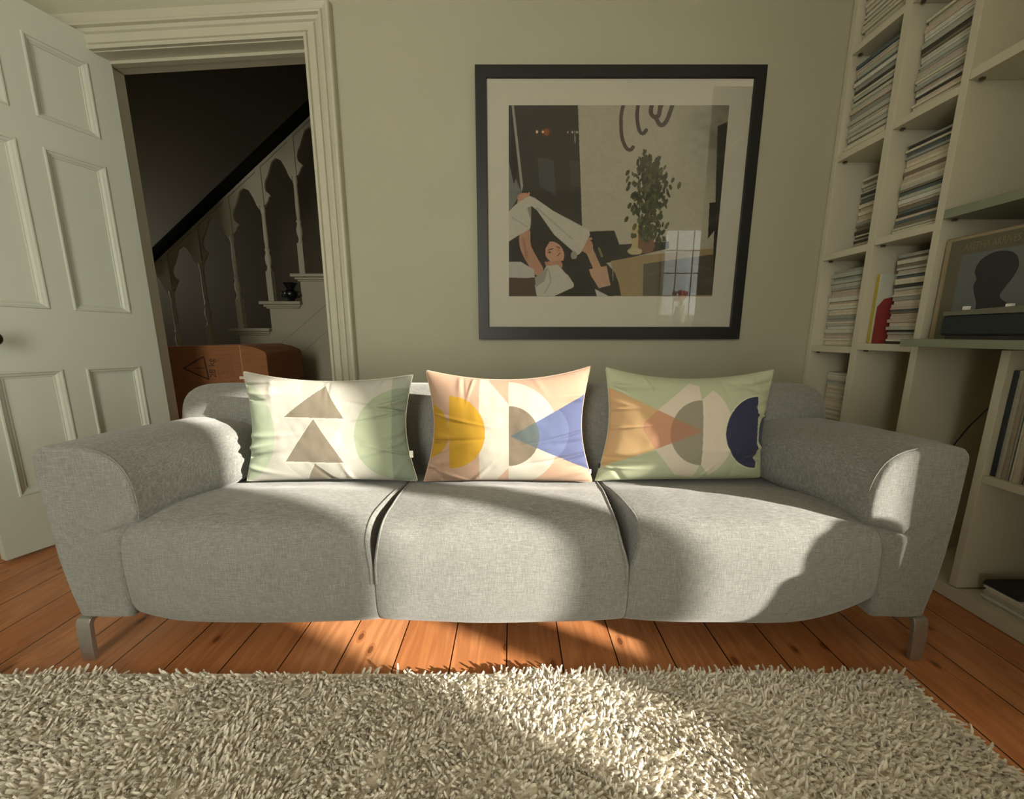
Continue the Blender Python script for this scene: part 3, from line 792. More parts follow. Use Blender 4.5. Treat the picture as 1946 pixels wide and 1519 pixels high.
MB().prism([(p.x, p.y) for p in hd], lambda p, q, a: (a, p, q), ARX-.0012, ARX-.0007).build('portrait_head', mat('portrait_dark', (42, 42, 40), .6), al)
MT = Matrix.Translation((ARX-.0006, 1.145, 1.094)) @ Matrix(((0, 0, -1, 0), (-1, 0, 0, 0), (0, 1, 0, 0), (0, 0, 0, 1)))
text_mesh('title_text', 'ARETHA ARRIVES', .0235, mat('olive_letter', (128, 116, 80), .6), al, MT @ Matrix.Scale(.72, 4, (1, 0, 0)) @ Matrix.Scale(1.25, 4, (0, 1, 0)))
for k, (dx_, y_, zt, c) in enumerate(((.006, 1.267, 1.128, (150, 136, 108)), (.010, 1.2685, 1.131, (118, 92, 66)), (.014, 1.270, 1.118, (168, 160, 136)), (.018, 1.271, 1.124, (88, 84, 74)))):
    o = MB().box(ARX+dx_, ARX+dx_+.003, y_-.30, y_, .8155, zt).build('record_sleeve', mat('back_sleeve_%d' % k, c, .55), None, bevel=.0005, origin=(ARX+dx_, y_-.15, .8155))
    tag(o, ['buff record sleeve directly behind the one with the portrait', 'brown-edged record sleeve, second behind the portrait sleeve', 'cream record sleeve, third behind the portrait sleeve', 'grey record sleeve, rearmost behind the portrait sleeve'][k], 'record', 'display records')
un = thing('record_player', 'slim black audio unit on the grey shelf in front of the portrait sleeve', 'record player', (1.35, 1.0, .816))
MB().box(1.322, 1.392, .70, 1.165, .826, .886).build('body', M_DARK, un, bevel=.008)
MB().box(1.332, 1.388, .71, 1.155, .8155, .827).build('foot_plate', mat('dark_brown_base', (50, 44, 36), .6), un)
mb = MB(); mb.add([(1.324, 1.165, .886), (1.392, 1.165, .886), (1.392, .70, .886), (1.324, .70, .886), (1.324, 1.165, .898), (1.392, 1.165, .898), (1.392, .70, .915), (1.324, .70, .915)],
       [(0, 3, 2, 1), (4, 5, 6, 7), (0, 1, 5, 4), (1, 2, 6, 5), (2, 3, 7, 6), (3, 0, 4, 7)])
mb.build('lid', mat('grey_lid', (112, 112, 96), .3), un, bevel=.001)
for y_ in (1.113, 1.017): MB().box(1.326, 1.336, y_-.006, y_+.006, .901, .911).build('clip', mat('white_clip', (226, 226, 214), .4), un)
# cord in the open cell
MB().tube([tuple(p) for p in catmull([(1.50, 1.240, .30), (1.52, 1.20, .40), (1.50, 1.13, .505), (1.47, 1.085, .575), (1.45, 1.058, .60)], 6)], .0022, 8)
cord = MB().tube([tuple(p) for p in catmull([(1.56, 1.262, .20), (1.545, 1.255, .40), (1.53, 1.215, .50), (1.48, 1.13, .60), (1.45, 1.066, .668), (1.45, 1.060, .70)], 6)], .0022, 8).build('power_cord', mat('dark_blue_cord', (40, 44, 58), .5), None, True)
tag(cord, 'dark cord slanting across the empty shelf cell behind the right sofa arm', 'cord')
# magazines and a dark booklet lying on the plinth
for k in range(6):
    r = random.Random(k); z = .0465+k*.0075
    me = magazine([3, 8, 1, 5, 0, 8][k], .007, .30, .22)
    o = bpy.data.objects.new('magazine', me); C.objects.link(o); o.location = (1.415+r.uniform(0, .006), .845+r.uniform(-.004, .004), z); o.rotation_euler = (0, 0, r.uniform(-.02, .02))
    tag(o, 'large %s magazine, %s the low pile on the bottom shelf' % (['grey-green', 'white', 'pale grey', 'soft grey', 'cream', 'white'][k], ordinal(5-k, 6)), 'magazine', 'bottom shelf pile')
tag(MB().prism([(.0463+.0455, .92), (.0463+.0455, 1.003), (.108, .998), (.112, .96), (.110, .92)], lambda p, q, a: (a, q, p), 1.418, 1.60).build('pouch', mat('dark_pouch', (38, 40, 40), .7), None, bevel=.002),
    'dark folded pouch on top of the low magazine pile by the floor', 'pouch')

# ------------------------------------------------------------------ framed photograph
PY = 1.735
fx0 = (atY(902, 122, PY)[0]+atY(910, 645, PY)[0])/2; fx1 = (atY(1460, 122, PY)[0]+atY(1405, 645, PY)[0])/2
fz1 = atY(1180, 122, PY)[1]; fz0 = atY(1160, 645, PY)[1]
q3 = lambda x, y: atY(880+x*.36857, 100+y*.36857, PY+.012)
ix0 = (q3(122, 135)[0]+q3(133, 1417)[0])/2; ix1 = (q3(1500, 135)[0]+q3(1372, 1413)[0])/2; iz1 = q3(800, 135)[1]; iz0 = q3(750, 1415)[1]
px0 = (q3(235, 272)[0]+q3(237, 1257)[0])/2; px1 = (q3(1373, 272)[0]+q3(1283, 1257)[0])/2; pz1 = q3(800, 272)[1]; pz0 = q3(760, 1257)[1]
pic = thing('framed_photograph', 'large square black-framed photograph with white mount hanging above the sofa', 'picture', ((fx0+fx1)/2, YW-.001, fz0))
mb = MB(); v = []; f = []
ring = [[(fx0, fz0), (fx1, fz0), (fx1, fz1), (fx0, fz1)], [(ix0, iz0), (ix1, iz0), (ix1, iz1), (ix0, iz1)]]
for (r_, y_) in ((0, YW-.001), (0, PY), (1, PY), (1, YW-.001)):
    v += [(x, y_, z) for x, z in ring[r_]]
for a in range(3):
    for k in range(4): f.append((a*4+k, a*4+(k+1) % 4, (a+1)*4+(k+1) % 4, (a+1)*4+k))
obj('frame', v, f, mat('black_frame', (20, 22, 21), .45), pic, bevel=.0015)
MB().box(ix0-.002, ix1+.002, PY+.012, PY+.016, iz0-.002, iz1+.002).build('mount', mat('white_mount', (188, 184, 167), .8, 0, .01), pic)
NX, NZ = 560, 480
gx, gz = np.meshgrid(np.linspace(px0, px1, NX), np.linspace(pz0, pz1, NZ))
# back to the print's own units (the sketch below was measured on it)
UU = (gx-px0)/(px1-px0); VV = (pz1-gz)/(pz1-pz0)
def unproj(X, Z):
    y = PY+.012; z = Z-CAMZ; w_ = y*math.cos(PITCH)-z*math.sin(PITCH); up = z*math.cos(PITCH)+y*math.sin(PITCH)
    return (973+FPX*X/w_-880)/.36857, (759.5-FPX*up/w_-100)/.36857
XX, ZZ = unproj(gx, gz)
def poly(X, Y, pts):
    m = np.zeros_like(X, bool); n = len(pts); j = n-1
    for i in range(n):
        xi, yi = pts[i]; xj, yj = pts[j]
        c = ((yi > Y) != (yj > Y)) & (X < (xj-xi)*(Y-yi)/((yj-yi) or 1e-9)+xi); m ^= c; j = i
    return m
col = np.empty(gx.shape+(3,)); col[:] = lin(172, 166, 146)
n1 = vnoise(XX/100, ZZ/100, 5, 3.1); n2 = vnoise(XX/100, ZZ/100, 6, 9)
P_ = lambda pts, c, a=1.: paintL(col, poly(XX, ZZ, pts), c, a)
def stroke(pts, w_, c, a=1.):
    pts = [tuple(p) for p in catmull(pts, 6)]
    for (ax, ay), (bx_, by) in zip(pts, pts[1:]):
        dx_, dy_ = bx_-ax, by-ay; L2 = dx_*dx_+dy_*dy_+1e-9
        tt = np.clip(((XX-ax)*dx_+(ZZ-ay)*dy_)/L2, 0, 1)
        m = (XX-ax-tt*dx_)**2+(ZZ-ay-tt*dy_)**2 < (w_/2)**2; paintL(col, m, c, a)
def ell(cx, cy, rx, ry, c, a=1., rot=0):
    dx_, dy_ = XX-cx, ZZ-cy; cr, sr = math.cos(rot), math.sin(rot)
    paintL(col, ((dx_*cr+dy_*sr)/rx)**2+((-dx_*sr+dy_*cr)/ry)**2 < 1, c, a)
# soft grey of the far wall towards the upper right
g = np.clip((XX-1060)/260, 0, 1)*np.clip((760-ZZ)/300, 0, 1); g = (g*(.8+n1*.5))[..., None]
col[:] = col*(1-g*.8)+np.array(lin(78, 78, 68))*g*.8
P_([(1312, 380), (1400, 340), (1400, 1300), (1278, 1300), (1300, 800)], (52, 50, 44))
P_([(1270, 775), (1320, 770), (1310, 900), (1262, 960)], (46, 46, 42))
# dark window area at the left
P_([(230, 265), (592, 265), (614, 900), (230, 1000)], (50, 47, 40))
P_([(235, 560), (300, 720), (235, 830)], (112, 116, 108)); P_([(250, 272), (262, 272), (310, 690), (300, 720)], (150, 150, 138))
P_([(236, 272), (246, 272), (286, 600), (262, 680), (236, 560)], (34, 34, 30))
P_([(385, 540), (465, 555), (480, 740), (395, 690)], (66, 74, 70)); P_([(550, 560), (600, 560), (604, 690), (555, 690)], (64, 64, 58))
for x, y, r, c in ((381, 409, 6, (230, 200, 150)), (412, 409, 6, (240, 190, 130)), (430, 410, 14, (170, 100, 40)), (540, 411, 4, (170, 160, 140)), (563, 411, 5, (190, 180, 160)), (587, 411, 5, (190, 180, 160)), (577, 440, 4, (170, 170, 160))): ell(x, y, r, r*1.3, c)
ell(430, 410, 30, 26, (96, 62, 34), .5); ell(381, 409, 6, 6, (235, 205, 160)); ell(412, 409, 6, 6, (245, 200, 150)); stroke([(576, 405), (577, 465)], 5, (150, 152, 146))
# painted strokes at the top
sk = (70, 58, 56)
stroke([(828, 262), (815, 330), (818, 430), (840, 490), (862, 502), (876, 488)], 19, sk)
stroke([(903, 262), (897, 330), (908, 400), (928, 418), (944, 400)], 19, sk)
stroke([(975, 262), (968, 310), (990, 335), (1010, 320), (1018, 262)], 22, sk); stroke([(990, 330), (1018, 374), (1050, 350), (1082, 262)], 22, sk); stroke([(1030, 262), (1008, 320)], 14, sk)
# desk, objects, pot and climbing plant
P_([(600, 925), (780, 918), (806, 990), (1060, 975), (1060, 1010), (770, 1080), (640, 1100)], (36, 36, 32))
P_([(652, 925), (780, 918), (800, 985), (800, 1040), (700, 1060), (650, 980)], (26, 27, 25)); stroke([(700, 1010), (716, 1050)], 12, (120, 118, 70))
P_([(762, 1075), (930, 1045), (1290, 1010), (1290, 1260), (800, 1260), (775, 1150)], (152, 132, 96)); P_([(930, 1090), (1290, 1040), (1290, 1250), (926, 1255)], (84, 78, 66))
P_([(775, 1120), (800, 1180), (815, 1255), (770, 1255)], (44, 38, 32))
P_([(868, 890), (950, 890), (905, 1000), (915, 1040), (850, 1030), (872, 990)], (176, 158, 112)); P_([(866, 885), (990, 885), (985, 905), (870, 905)], (184, 166, 120))
P_([(905, 910), (960, 890), (990, 1000), (975, 1030), (900, 1040)], (112, 80, 60)); ell(885, 1025, 38, 18, (180, 166, 128))
r = np.random.default_rng(9)
for k in range(420):
    tq = r.random(); y = 540+tq*430; cxp = 948+24*math.sin(tq*4)-8*tq; wdt = 35+55*math.sin(PI*min(1, tq*1.05+.12)); x = cxp+r.normal()*wdt*.5
    if tq > .8: x = 965+r.normal()*32
    c = [(44, 50, 34), (58, 64, 42), (36, 42, 30), (84, 88, 52), (66, 70, 44)][int(r.integers(5))]
    ell(x, y, r.uniform(5, 10), r.uniform(12, 22), c, 1, r.uniform(-.7, .7))
for x, y in ((848, 620), (935, 515), (1010, 548), (1036, 660), (1046, 770), (850, 700), (858, 790), (842, 860), (1020, 850)): ell(x, y, 9, 17, (56, 62, 40), 1, .5)
stroke([(930, 500), (940, 560)], 6, (56, 58, 40))
# reclining person under a white towel
P_([(236, 990), (330, 930), (480, 900), (620, 990), (690, 1030), (770, 1120), (775, 1260), (236, 1260)], (38, 35, 31))
P_([(352, 790), (380, 800), (600, 985), (560, 1035), (430, 1090), (360, 1020)], (42, 39, 34))
sk1, sk2 = (176, 134, 106), (150, 108, 84)
stroke([(318, 930), (325, 1010), (385, 1120)], 58, sk1); stroke([(310, 960), (330, 1060)], 16, sk2, .6)
stroke([(640, 1000), (665, 1050), (720, 1180)], 40, (182, 146, 118)); P_([(640, 1120), (740, 1100), (760, 1200), (700, 1215)], (184, 150, 122))
ell(640, 1000, 30, 36, sk1); 
for a_, b_ in ((612, 980), (610, 1000), (614, 1020), (626, 966)): stroke([(a_, b_), (a_+34, b_-6)], 13, sk1)
ell(312, 750, 32, 26, sk1)
for k in range(4): stroke([(285+k*14, 772-k*3), (298+k*14, 735-k*3)], 11, (186, 142, 114))
P_([(236, 820), (275, 780), (330, 745), (345, 740), (370, 750), (470, 820), (650, 915), (655, 940), (605, 1035), (590, 1045), (470, 940), (380, 812), (352, 792), (330, 800), (348, 860), (345, 910), (290, 940), (236, 975)], (186, 180, 164))
P_([(352, 792), (330, 800), (348, 860), (345, 910), (352, 880)], (140, 134, 120)); stroke([(380, 800), (470, 880), (560, 960)], 8, (160, 154, 140), .7); stroke([(250, 850), (300, 880), (330, 900)], 8, (164, 158, 144), .7)
ell(572, 1046, 16, 22, (150, 146, 132))
ell(432, 1035, 46, 68, (46, 36, 30), 1, -.5); ell(470, 1032, 46, 62, (190, 146, 120), 1, -.6); P_([(420, 1080), (520, 1070), (510, 1110), (430, 1110)], (176, 132, 106))
P_([(405, 1060), (415, 980), (450, 970), (425, 1010), (424, 1070)], (40, 32, 28)); stroke([(440, 1018), (462, 1012)], 5, (70, 50, 42)); stroke([(482, 1000), (498, 1008)], 5, (80, 56, 46)); stroke([(486, 1048), (500, 1034)], 6, (140, 70, 64)); ell(446, 1030, 8, 4, (70, 48, 42)); ell(492, 1018, 3, 10, (160, 116, 94), 1, -.6)
P_([(236, 1080), (300, 1080), (365, 1120), (370, 1160), (300, 1165), (236, 1160)], (176, 174, 162)); P_([(236, 1160), (370, 1165), (385, 1258), (236, 1258)], (78, 58, 44))
P_([(370, 1200), (430, 1100), (490, 1095), (530, 1140), (570, 1170), (570, 1210), (470, 1256), (380, 1256)], (184, 180, 166)); P_([(370, 1160), (440, 1105), (420, 1180), (375, 1210)], (150, 146, 132)); stroke([(440, 1120), (450, 1180), (420, 1240)], 7, (158, 154, 140))
P_([(640, 1256), (670, 1215), (720, 1240), (750, 1256)], (186, 182, 170))
P_([(505, 1075), (600, 1060), (650, 1120), (690, 1256), (540, 1256), (575, 1200), (530, 1130)], (30, 29, 27))
stroke([(930, 1150), (1150, 1100), (1280, 1120)], 6, (110, 104, 92), .4)
col *= .85*(1+n2*.10)[..., None]
M_PHOTO = bpy.data.materials.new('photo_print'); t = NT(M_PHOTO); at = t.n('ShaderNodeAttribute', attribute_name='print'); t.color(at.outputs['Color']); t.b.inputs['Roughness'].default_value = .5; t.b.inputs['Specular IOR Level'].default_value = .2
idx = np.arange(NX*NZ).reshape(NZ, NX)
qf = np.stack([idx[:-1, :-1], idx[:-1, 1:], idx[1:, 1:], idx[1:, :-1]], -1).reshape(-1, 4)
attr_mesh('photo_print', np.stack([gx.ravel(), np.full(gx.size, PY+.0115), gz.ravel()], 1), qf, col.reshape(-1, 3), M_PHOTO, pic, False)
MB().box(ix0-.001, ix1+.001, PY+.006, PY+.008, iz0-.001, iz1+.001).build('glass', M_GLASS, pic)

# ------------------------------------------------------------------ staircase in the hall
SYF, SYB = 2.70, 3.50
st = thing('staircase', 'white painted staircase with turned balusters and black handrail seen through the doorway', 'staircase', (-1.9, SYF, 0))
RUN, RISE = .238, .186
def nose(k): return -1.773+RUN*k, 1.059+RISE*k        # left nosing of tread k and its top
KS = range(-5, 8)
poly_ = []
lo, hi = KS[0], KS[-1]
for k in KS:
    x, z = nose(k); poly_ += [(x+.052, z-.02-RISE), (x+.052, z-.02)]
xe = nose(hi)[0]+RUN+.05
poly_ += [(xe, nose(hi)[1]-.02), (xe, 0), (nose(lo)[0]+.052, 0)]
poly_ = [(x, max(0, z)) for x, z in poly_]
mb = MB(); n = len(poly_); v = [(x, SYF, z) for x, z in poly_]+[(x, SYF+.035, z) for x, z in poly_]
o = obj('stringer', v, [tuple(range(n-1, -1, -1)), tuple(range(n, 2*n))]+[(i, (i+1) % n, (i+1) % n+n, i+n) for i in range(n)], M_STAIR, st)
bm = bmesh.new(); bm.from_mesh(o.data); bmesh.ops.triangulate(bm, faces=[f_ for f_ in bm.faces if len(f_.verts) > 4]); bm.to_mesh(o.data); bm.free()
for k in KS:
    x, z = nose(k)
    if z < .05: continue
    mb = MB(); prf = [(x, -.006), (x-.004, -.012), (x+.002, -.022), (x+RUN+.036, -.022), (x+RUN+.036, 0), (x+.004, 0)]
    mb.box(x-.004, x+RUN+.048, SYF-.030, SYB, z-.022, z); mb.box(x+.018, x+RUN+.040, SYF-.016, SYF+.02, z-.038, z-.022); mb.box(x+.034, x+RUN+.030, SYF-.009, SYF+.02, z-.050, z-.038)
    mb.build('tread', M_STAIR, st, bevel=.004)
    MB().box(x+.03, x+.052, SYF+.035, SYB, max(0.001, z-RISE), z-.0225).build('riser', M_STAIR, st)
# sloping panel mouldings on the side of the stair
mb = MB()
def slat(a, b_, w_=.010, d=.004): 
    ax, az = a; bx_, bz = b_; L_ = math.hypot(bx_-ax, bz-az); nx_, nz_ = -(bz-az)/L_*w_/2, (bx_-ax)/L_*w_/2
    mb.prism([(ax+nx_, az+nz_), (ax-nx_, az-nz_), (bx_-nx_, bz-nz_), (bx_+nx_, bz+nz_)], lambda p, q, t: (p, t, q), SYF-d, SYF+.001)
sl = RISE/RUN
for x0_, x1_, zz0 in ((-1.66, -1.05, .775), (-1.53, -1.14, .70)):
    slat((x0_, zz0), (x1_, zz0+(x1_-x0_)*sl)); slat((x0_, zz0), (x0_, .25)); slat((x0_, .25), (x1_, .25)); slat((x1_, .25), (x1_, zz0+(x1_-x0_)*sl))
mb.build('side_panel', M_STAIR, st)
def railz(x): return 1.354+sl*(x+2.513)
mb = MB(); xa, xb = nose(-3)[0]-.1, nose(6)[0]+.3
for x0_, x1_ in ((xa, xb),):
    mb.prism([(x0_, railz(x0_)-.045), (x1_, railz(x1_)-.045), (x1_, railz(x1_)+.045), (x0_, railz(x0_)+.045)], lambda p, q, t: (p, t, q), SYF-.012, SYF+.055)
mb.build('handrail', M_RAIL, st, bevel=.012)
mb = MB()
mb.prism([(xa, railz(xa)-.066), (xb, railz(xb)-.066), (xb, railz(xb)-.044), (xa, railz(xa)-.044)], lambda p, q, t: (p, t, q), SYF+.006, SYF+.036); mb.build('rail_fillet', M_STAIR, st)
bcy = SYF+.021
bal = None; brk = None
def link_copy(src, par, off):
    o = src.copy(); C.objects.link(o); o.parent = par; o.location = src.location+Vector(off); return o
x0_, z0_ = nose(0); bx_ = x0_+.068
ztop = railz(bx_)-.062; H_ = ztop-z0_
pr = [(.019, 0), (.019, .20), (.021, .205), (.013, .235), (.023, .27), (.024, .30), (.014, .335), (.021, .35), (.013, .365), (.0165, .42), (.0135, .58), (.018, .60), (.0185, .615), (.018, .63)]
mb = MB(); mb.lathe([(r_*.88, z0_+h_) for r_, h_ in pr[2:]], bx_, bcy, 14)
mb.box(bx_-.019, bx_+.019, bcy-.019, bcy+.019, z0_, z0_+.205); mb.box(bx_-.019, bx_+.019, bcy-.016, bcy+.016, z0_+.63, ztop+.012)
bal = autosmooth(mb.build('baluster', M_STAIR, st), 40)
# fretted bracket: a notched arch between this baluster and the next
xl, xr = bx_+.017, bx_+RUN-.017
def arch():
    zt = lambda x: railz(x)-.062
    top = [(xl, zt(xl)), (xr, zt(xr))]
    zl_ = zt(xl)
    # lower boundary from the right baluster down-left back to the left one
    pts = [(xr, zt(xr)-.245), (xr-.020, zt(xr)-.215), (xr-.036, zt(xr)-.170), (xr-.062, zt(xr)-.120), (xr-.095, zt(xr)-.105), (xr-.125, zt(xr)-.125), (xl+.040, zl_-.055), (xl+.022, zl_-.085), (xl+.014, zl_-.120), (xl+.018, zl_-.150), (xl+.036, zl_-.165), (xl+.048, zl_-.178), (xl+.034, zl_-.190), (xl+.024, zl_-.215), (xl+.008, zl_-.235), (xl, zl_-.240)]
    return top+[tuple(p) for p in pts]
ap = arch(); n = len(ap)
v = [(x, bcy-.007, z) for x, z in ap]+[(x, bcy+.007, z) for x, z in ap]
brk = obj('bracket', v, [tuple(range(n)), tuple(range(2*n-1, n-1, -1))]+[(i, i+n, (i+1) % n+n, (i+1) % n) for i in range(n)], M_STAIR, st)
bm = bmesh.new(); bm.from_mesh(brk.data); bmesh.ops.triangulate(bm, faces=[f_ for f_ in bm.faces if len(f_.verts) > 4]); bmesh.ops.recalc_face_normals(bm, faces=bm.faces); bm.to_mesh(brk.data); bm.free()
for k in (-4, -3, -2, -1, 1, 2, 3, 4):
    if nose(k)[1] > .05: link_copy(bal, st, (RUN*k, 0, RISE*k)); link_copy(brk, st, (RUN*k, 0, RISE*k))
# vase on a tread
vx, vz = -1.567, nose(0)[1]
va = thing('vase', 'small black two-handled vase standing on a stair tread', 'vase', (vx, SYF+.005, vz))
M_VASE = mat('black_ceramic', (12, 15, 16), .28)
autosmooth(MB().lathe([(.022, vz+.0005), (.030, vz+.004), (.020, vz+.012), (.036, vz+.03), (.046, vz+.05), (.040, vz+.068), (.024, vz+.082), (.030, vz+.10), (.044, vz+.122), (.046, vz+.128), (.040, vz+.126), (.022, vz+.09)], vx, SYF+.012, 24).build('body', M_VASE, va), 50)
for s in (-1, 1):
    pts = catmull([(vx+s*.036, SYF+.012, vz+.066), (vx+s*.062, SYF+.012, vz+.064), (vx+s*.066, SYF+.012, vz+.042), (vx+s*.046, SYF+.012, vz+.030), (vx+s*.036, SYF+.012, vz+.034)], 5)
    MB().tube([tuple(p) for p in pts], .005, 8).build('handle', M_VASE, va, True)
# cardboard box
BY = 2.10
M_CARD = bpy.data.materials.new('corrugated_card'); t = NT(M_CARD)
f1 = t.noise(t.coord('Object', (2, 2, 60)), 4, 3); t.color(t.ramp(f1, [(.3, lin(118, 76, 44)), (.7, lin(136, 90, 54))])); t.b.inputs['Roughness'].default_value = .85
bx = thing('cardboard_box', 'brown cardboard carton marked 28 kg with a warning triangle, behind the sofa', 'box', (-1.72, BY+.15, 0))
mb = MB(); pl_ = [(-2.06, .0), (-1.531, .0), (-1.405, 0), (-1.388, .02), (-1.388, .72), (-1.40, .735), (-1.45, .757), (-1.531, .772), (-1.80, .766), (-2.06, .758)]
mb.prism(pl_, lambda p, q, a: (p, a, q+.001), BY, BY+.36); mb.build('carton', M_CARD, bx, bevel=.004)
M_INK = mat('brown_ink', (58, 34, 24), .8)
mb = MB(); pts = [(-1.866, .640), (-1.742, .706), (-1.730, .575)]
for a, b_ in zip(pts, pts[1:]+pts[:1]):
    L_ = math.hypot(b_[0]-a[0], b_[1]-a[1]); nx_, nz_ = -(b_[1]-a[1])/L_*.0035, (b_[0]-a[0])/L_*.0035
    mb.prism([(a[0]+nx_, a[1]+nz_), (a[0]-nx_, a[1]-nz_), (b_[0]-nx_, b_[1]-nz_), (b_[0]+nx_, b_[1]+nz_)], lambda p, q, t: (p, t, q), BY-.001, BY)
mb.build('warning_triangle', M_INK, bx)
RT = Matrix.Translation((-1.702, BY-.0006, .640)) @ Matrix(((0, -1, 0, 0), (0, 0, -1, 0), (1, 0, 0, 0), (0, 0, 0, 1)))
text_mesh('printed_text', '28 kg', .050, M_INK, bx, RT)
RT2 = Matrix.Translation((-1.765, BY-.0006, .640)) @ Matrix(((0, -1, 0, 0), (0, 0, -1, 0), (1, 0, 0, 0), (0, 0, 0, 1)))
text_mesh('exclamation_mark', '!', .060, M_INK, bx, RT2)
mb = MB(); mb.box(-1.5325, -1.5295, BY-.0015, BY, .05, .77); mb.build('flap_seam', mat('card_seam', (176, 140, 100), .8), bx)
mb = MB(); mb.box(-1.552, -1.522, BY-.004, BY, .578, .594); mb.build('sticker', mat('white_sticker', (214, 208, 190), .6), bx)
mb = MB()
rb = random.Random(2)
for k in range(9):
    z_ = .70-.0; x_ = -1.672+k*.011; mb.box(x_, x_+.003, BY-.0006, BY, .70-rb.uniform(.09, .12), .70)
mb.build('small_print', mat('faint_ink', (112, 74, 46), .8), bx)

# ------------------------------------------------------------------ shag rug
RX0, RX1, RY0, RY1 = -2.2, .942, -.9, .768
rug = thing('shag_rug', 'thick cream shag rug lying in front of the sofa', 'rug', (-.5, 0, 0))
M_PILE = bpy.data.materials.new('wool_pile'); t = NT(M_PILE)
at = t.n('ShaderNodeAttribute', attribute_name='print'); t.color(at.outputs['Color']); t.b.inputs['Roughness'].default_value = .95; t.b.inputs['Specular IOR Level'].default_value = .1
t.b.inputs['Sheen Weight'].default_value = 1.0; t.b.inputs['Sheen Roughness'].default_value = .35; t.b.inputs['Sheen Tint'].default_value = (1, .97, .9, 1)
tl = t.n('ShaderNodeBsdfTranslucent'); t.l(at.outputs['Color'], tl.inputs[0]); mx_ = t.n('ShaderNodeMixShader'); mx_.inputs[0].default_value = .35
t.l(t.b.outputs[0], mx_.inputs[1]); t.l(tl.outputs[0], mx_.inputs[2]); t.l(mx_.outputs[0], t.t.nodes['Material Output'].inputs['Surface'])
MB().box(RX0, RX1, RY0, RY1, .001, .019).build('rug_backing', mat('rug_backing', (240, 232, 214), .95), rug)
def tufts(x0, x1, y0, y1, sp, rad):
    nx_, ny_ = int((x1-x0)/sp), int((y1-y0)/sp)
    gx_, gy_ = np.meshgrid((np.arange(nx_)+.5)*sp+x0, (np.arange(ny_)+.5)*sp+y0); n = gx_.size
    px_ = gx_.ravel()+rng.normal(0, sp*.33, n); py_ = gy_.ravel()+rng.normal(0, sp*.33, n)
    px_ = np.clip(px_, x0+.002, x1-.002); py_ = np.clip(py_, y0+.002, y1-.002)
    flow = vnoise(px_*1.0+5, py_*1.0+5, 31, 4.5)*2.2+vnoise(px_+5, py_+5, 32, 14)*3.0
    az = flow+rng.normal(0, .8, n)-.9
    ln = rng.uniform(.024, .035, n); tilt = rng.uniform(.35, 1.15, n)
    fl = rng.normal(0, .35, n)
    edge = np.minimum(np.minimum(RX1-px_, RY1-py_), .03)/.03
    K = 5; s = np.linspace(0, 1, K)
    bend = tilt[:, None]*(.35+.95*s[None, :])
    dz = np.cos(bend); dh = np.sin(bend)
    step = (ln/(K-1))[:, None]
    zz_ = .008+np.concatenate([np.zeros((n, 1)), np.cumsum(dz[:, 1:]*step, 1)], 1)
    hh_ = np.concatenate([np.zeros((n, 1)), np.cumsum(dh[:, 1:]*step, 1)], 1)
    a_ = az[:, None]+fl[:, None]*s[None, :]
    cx_ = px_[:, None]+hh_*np.cos(a_); cy_ = py_[:, None]+hh_*np.sin(a_)
    cy_ = np.minimum(cy_, RY1+.014); 
    R = rad*np.array([.8, 1.05, 1.15, 1.1, .75])[None, :]*rng.uniform(.8, 1.25, n)[:, None]
    # three-sided yarn cross-section, twisted
    V_ = np.zeros((n, K, 3, 3)); px2, py2 = -np.sin(a_), np.cos(a_)
    for j in range(3):
        ph = 2*PI*j/3+s[None, :]*1.5
        V_[:, :, j, 0] = cx_+R*(np.cos(ph)*px2-np.sin(ph)*np.cos(a_)*dz); V_[:, :, j, 1] = cy_+R*(np.cos(ph)*py2-np.sin(ph)*np.sin(a_)*dz); V_[:, :, j, 2] = zz_+R*np.sin(ph)*dh+0
    V_[:, :, :, 2] = np.maximum(V_[:, :, :, 2], .002)
    idb = (np.arange(n)*K*3)[:, None]
    F_ = []
    for k_ in range(K-1):
        for j in range(3):
            F_.append(np.stack([idb[:, 0]+k_*3+j, idb[:, 0]+k_*3+(j+1) % 3, idb[:, 0]+(k_+1)*3+(j+1) % 3, idb[:, 0]+(k_+1)*3+j], 1))
    F_ = np.concatenate(F_)
    c0 = np.array(lin(252, 246, 232)); c = c0[None, :]*rng.uniform(.86, 1.08, n)[:, None]*np.array([1, 1, 1])[None]
    colr = np.repeat(c, K*3, 0)
    ctr = np.stack([cx_, cy_, zz_], -1)[:, :, None, :]; nr = V_-ctr; nr /= np.linalg.norm(nr, axis=-1, keepdims=True)+1e-9
    nr = nr*.75+np.array([0, -.30, .25]); nr /= np.linalg.norm(nr, axis=-1, keepdims=True)
    return V_.reshape(-1, 3), F_, colr, nr.reshape(-1, 3)
parts_ = [tufts(-1.55, RX1, .36, RY1, .0058, .0027), tufts(-2.2, -1.55, .36, RY1, .012, .0042), tufts(-2.2, RX1, -.9, .36, .0125, .0044)]
off = 0; VV_, FF_, CC_, NN_ = [], [], [], []
for v_, f_, c_, n_ in parts_: VV_.append(v_); FF_.append(f_+off); CC_.append(c_); NN_.append(n_); off += len(v_)
pile = attr_mesh('pile', np.concatenate(VV_), np.concatenate(FF_), np.concatenate(CC_), M_PILE, rug)
pile['kind'] = 'stuff'
pile.data.normals_split_custom_set_from_vertices(np.concatenate(NN_).tolist())

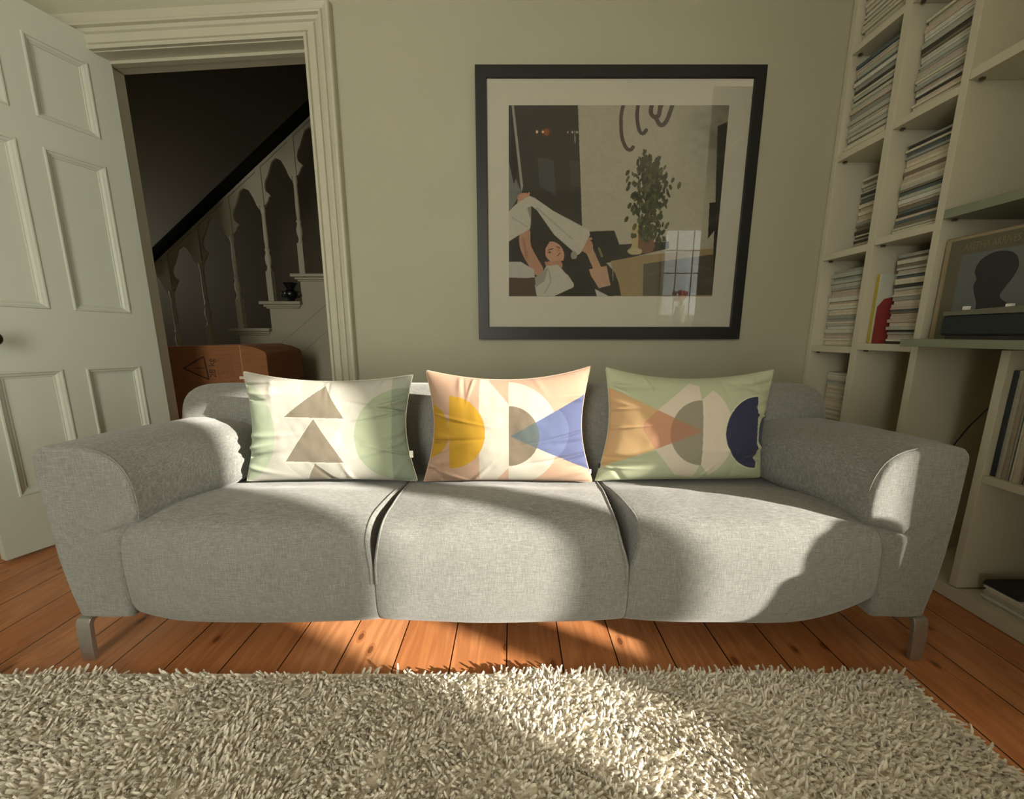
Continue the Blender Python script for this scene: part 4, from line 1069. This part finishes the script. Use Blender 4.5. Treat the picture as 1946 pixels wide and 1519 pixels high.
# ------------------------------------------------------------------ beside and behind the camera
M_CH = fabric('shadow_chair_cloth', (120, 100, 80), (96, 80, 62), (146, 124, 100))
ch = thing('low_armchair', 'unseen brown chair-shaped block added beside the bookcase end to shade the sofa', 'chair', (1.45, .3, 0))  # added sun blocker, its outline shaped to the shadow on the sofa
v, f = roundloft([(1.262, .005), (1.66, .005), (1.66, .335), (1.262, .335)], .06, .50, .01, .01, lambda p, q, t: (p, t, q), 10, .03)
fixnormals(obj('seat', v, f, M_CH, ch, True))
v, f = roundloft([tuple(p) for p in catmull([(1.262, .336), (1.285, .39), (1.315, .47), (1.335, .512), (1.378, .532), (1.388, .575), (1.43, .618), (1.48, .640), (1.55, .640), (1.588, .610), (1.596, .52), (1.625, .42), (1.64, .336), (1.45, .336)], 4, True)], .44, .498, .006, .006, lambda p, q, t: (p, t, q), 8, .02)
fixnormals(obj('backrest', v, f, M_CH, ch, True))
tb = thing('side_table', 'small round wooden table behind the camera', 'table', (2.0, -1.05, 0))
MB().lathe([(.001, .90), (.24, .90), (.245, .905), (.245, .92), (.24, .925), (.001, .925)], 2.0, -1.05, 32).build('table_top', mat('walnut', (110, 76, 50), .5), tb, True)
MB().lathe([(.16, .001), (.16, .02), (.02, .04), (.02, .90)], 2.0, -1.05, 20).build('pedestal', mat('walnut', (110, 76, 50), .5), tb, True)
vs_ = thing('flower_vase', 'white vase of pink flowers on the round table', 'vase', (2.0, -1.05, .9255))
MB().lathe([(.04, .9256), (.06, .96), (.07, 1.04), (.05, 1.12), (.06, 1.16), (.055, 1.155), (.04, 1.1)], 2.0, -1.05, 24).build('vase_body', mat('white_ceramic', (226, 224, 216), .3), vs_, True)
mb = MB(); r = random.Random(4); stm = MB()
for k in range(16):
    a = r.uniform(0, 2*PI); d_ = r.uniform(0, .10); c = (2.0+d_*math.cos(a), -1.05+d_*math.sin(a), 1.28+r.uniform(-.05, .05)); mb.ball(c, .032, .032, .026, 10, 6)
    stm.tube([(2.0, -1.05, 1.13), (2.0+d_*.4*math.cos(a), -1.05+d_*.4*math.sin(a), 1.2), c], .003, 5)
mb.build('blossoms', mat('pink_petals', (232, 110, 120), .6), vs_, True); stm.build('stems', mat('stem_green', (80, 110, 60), .6), vs_, True)
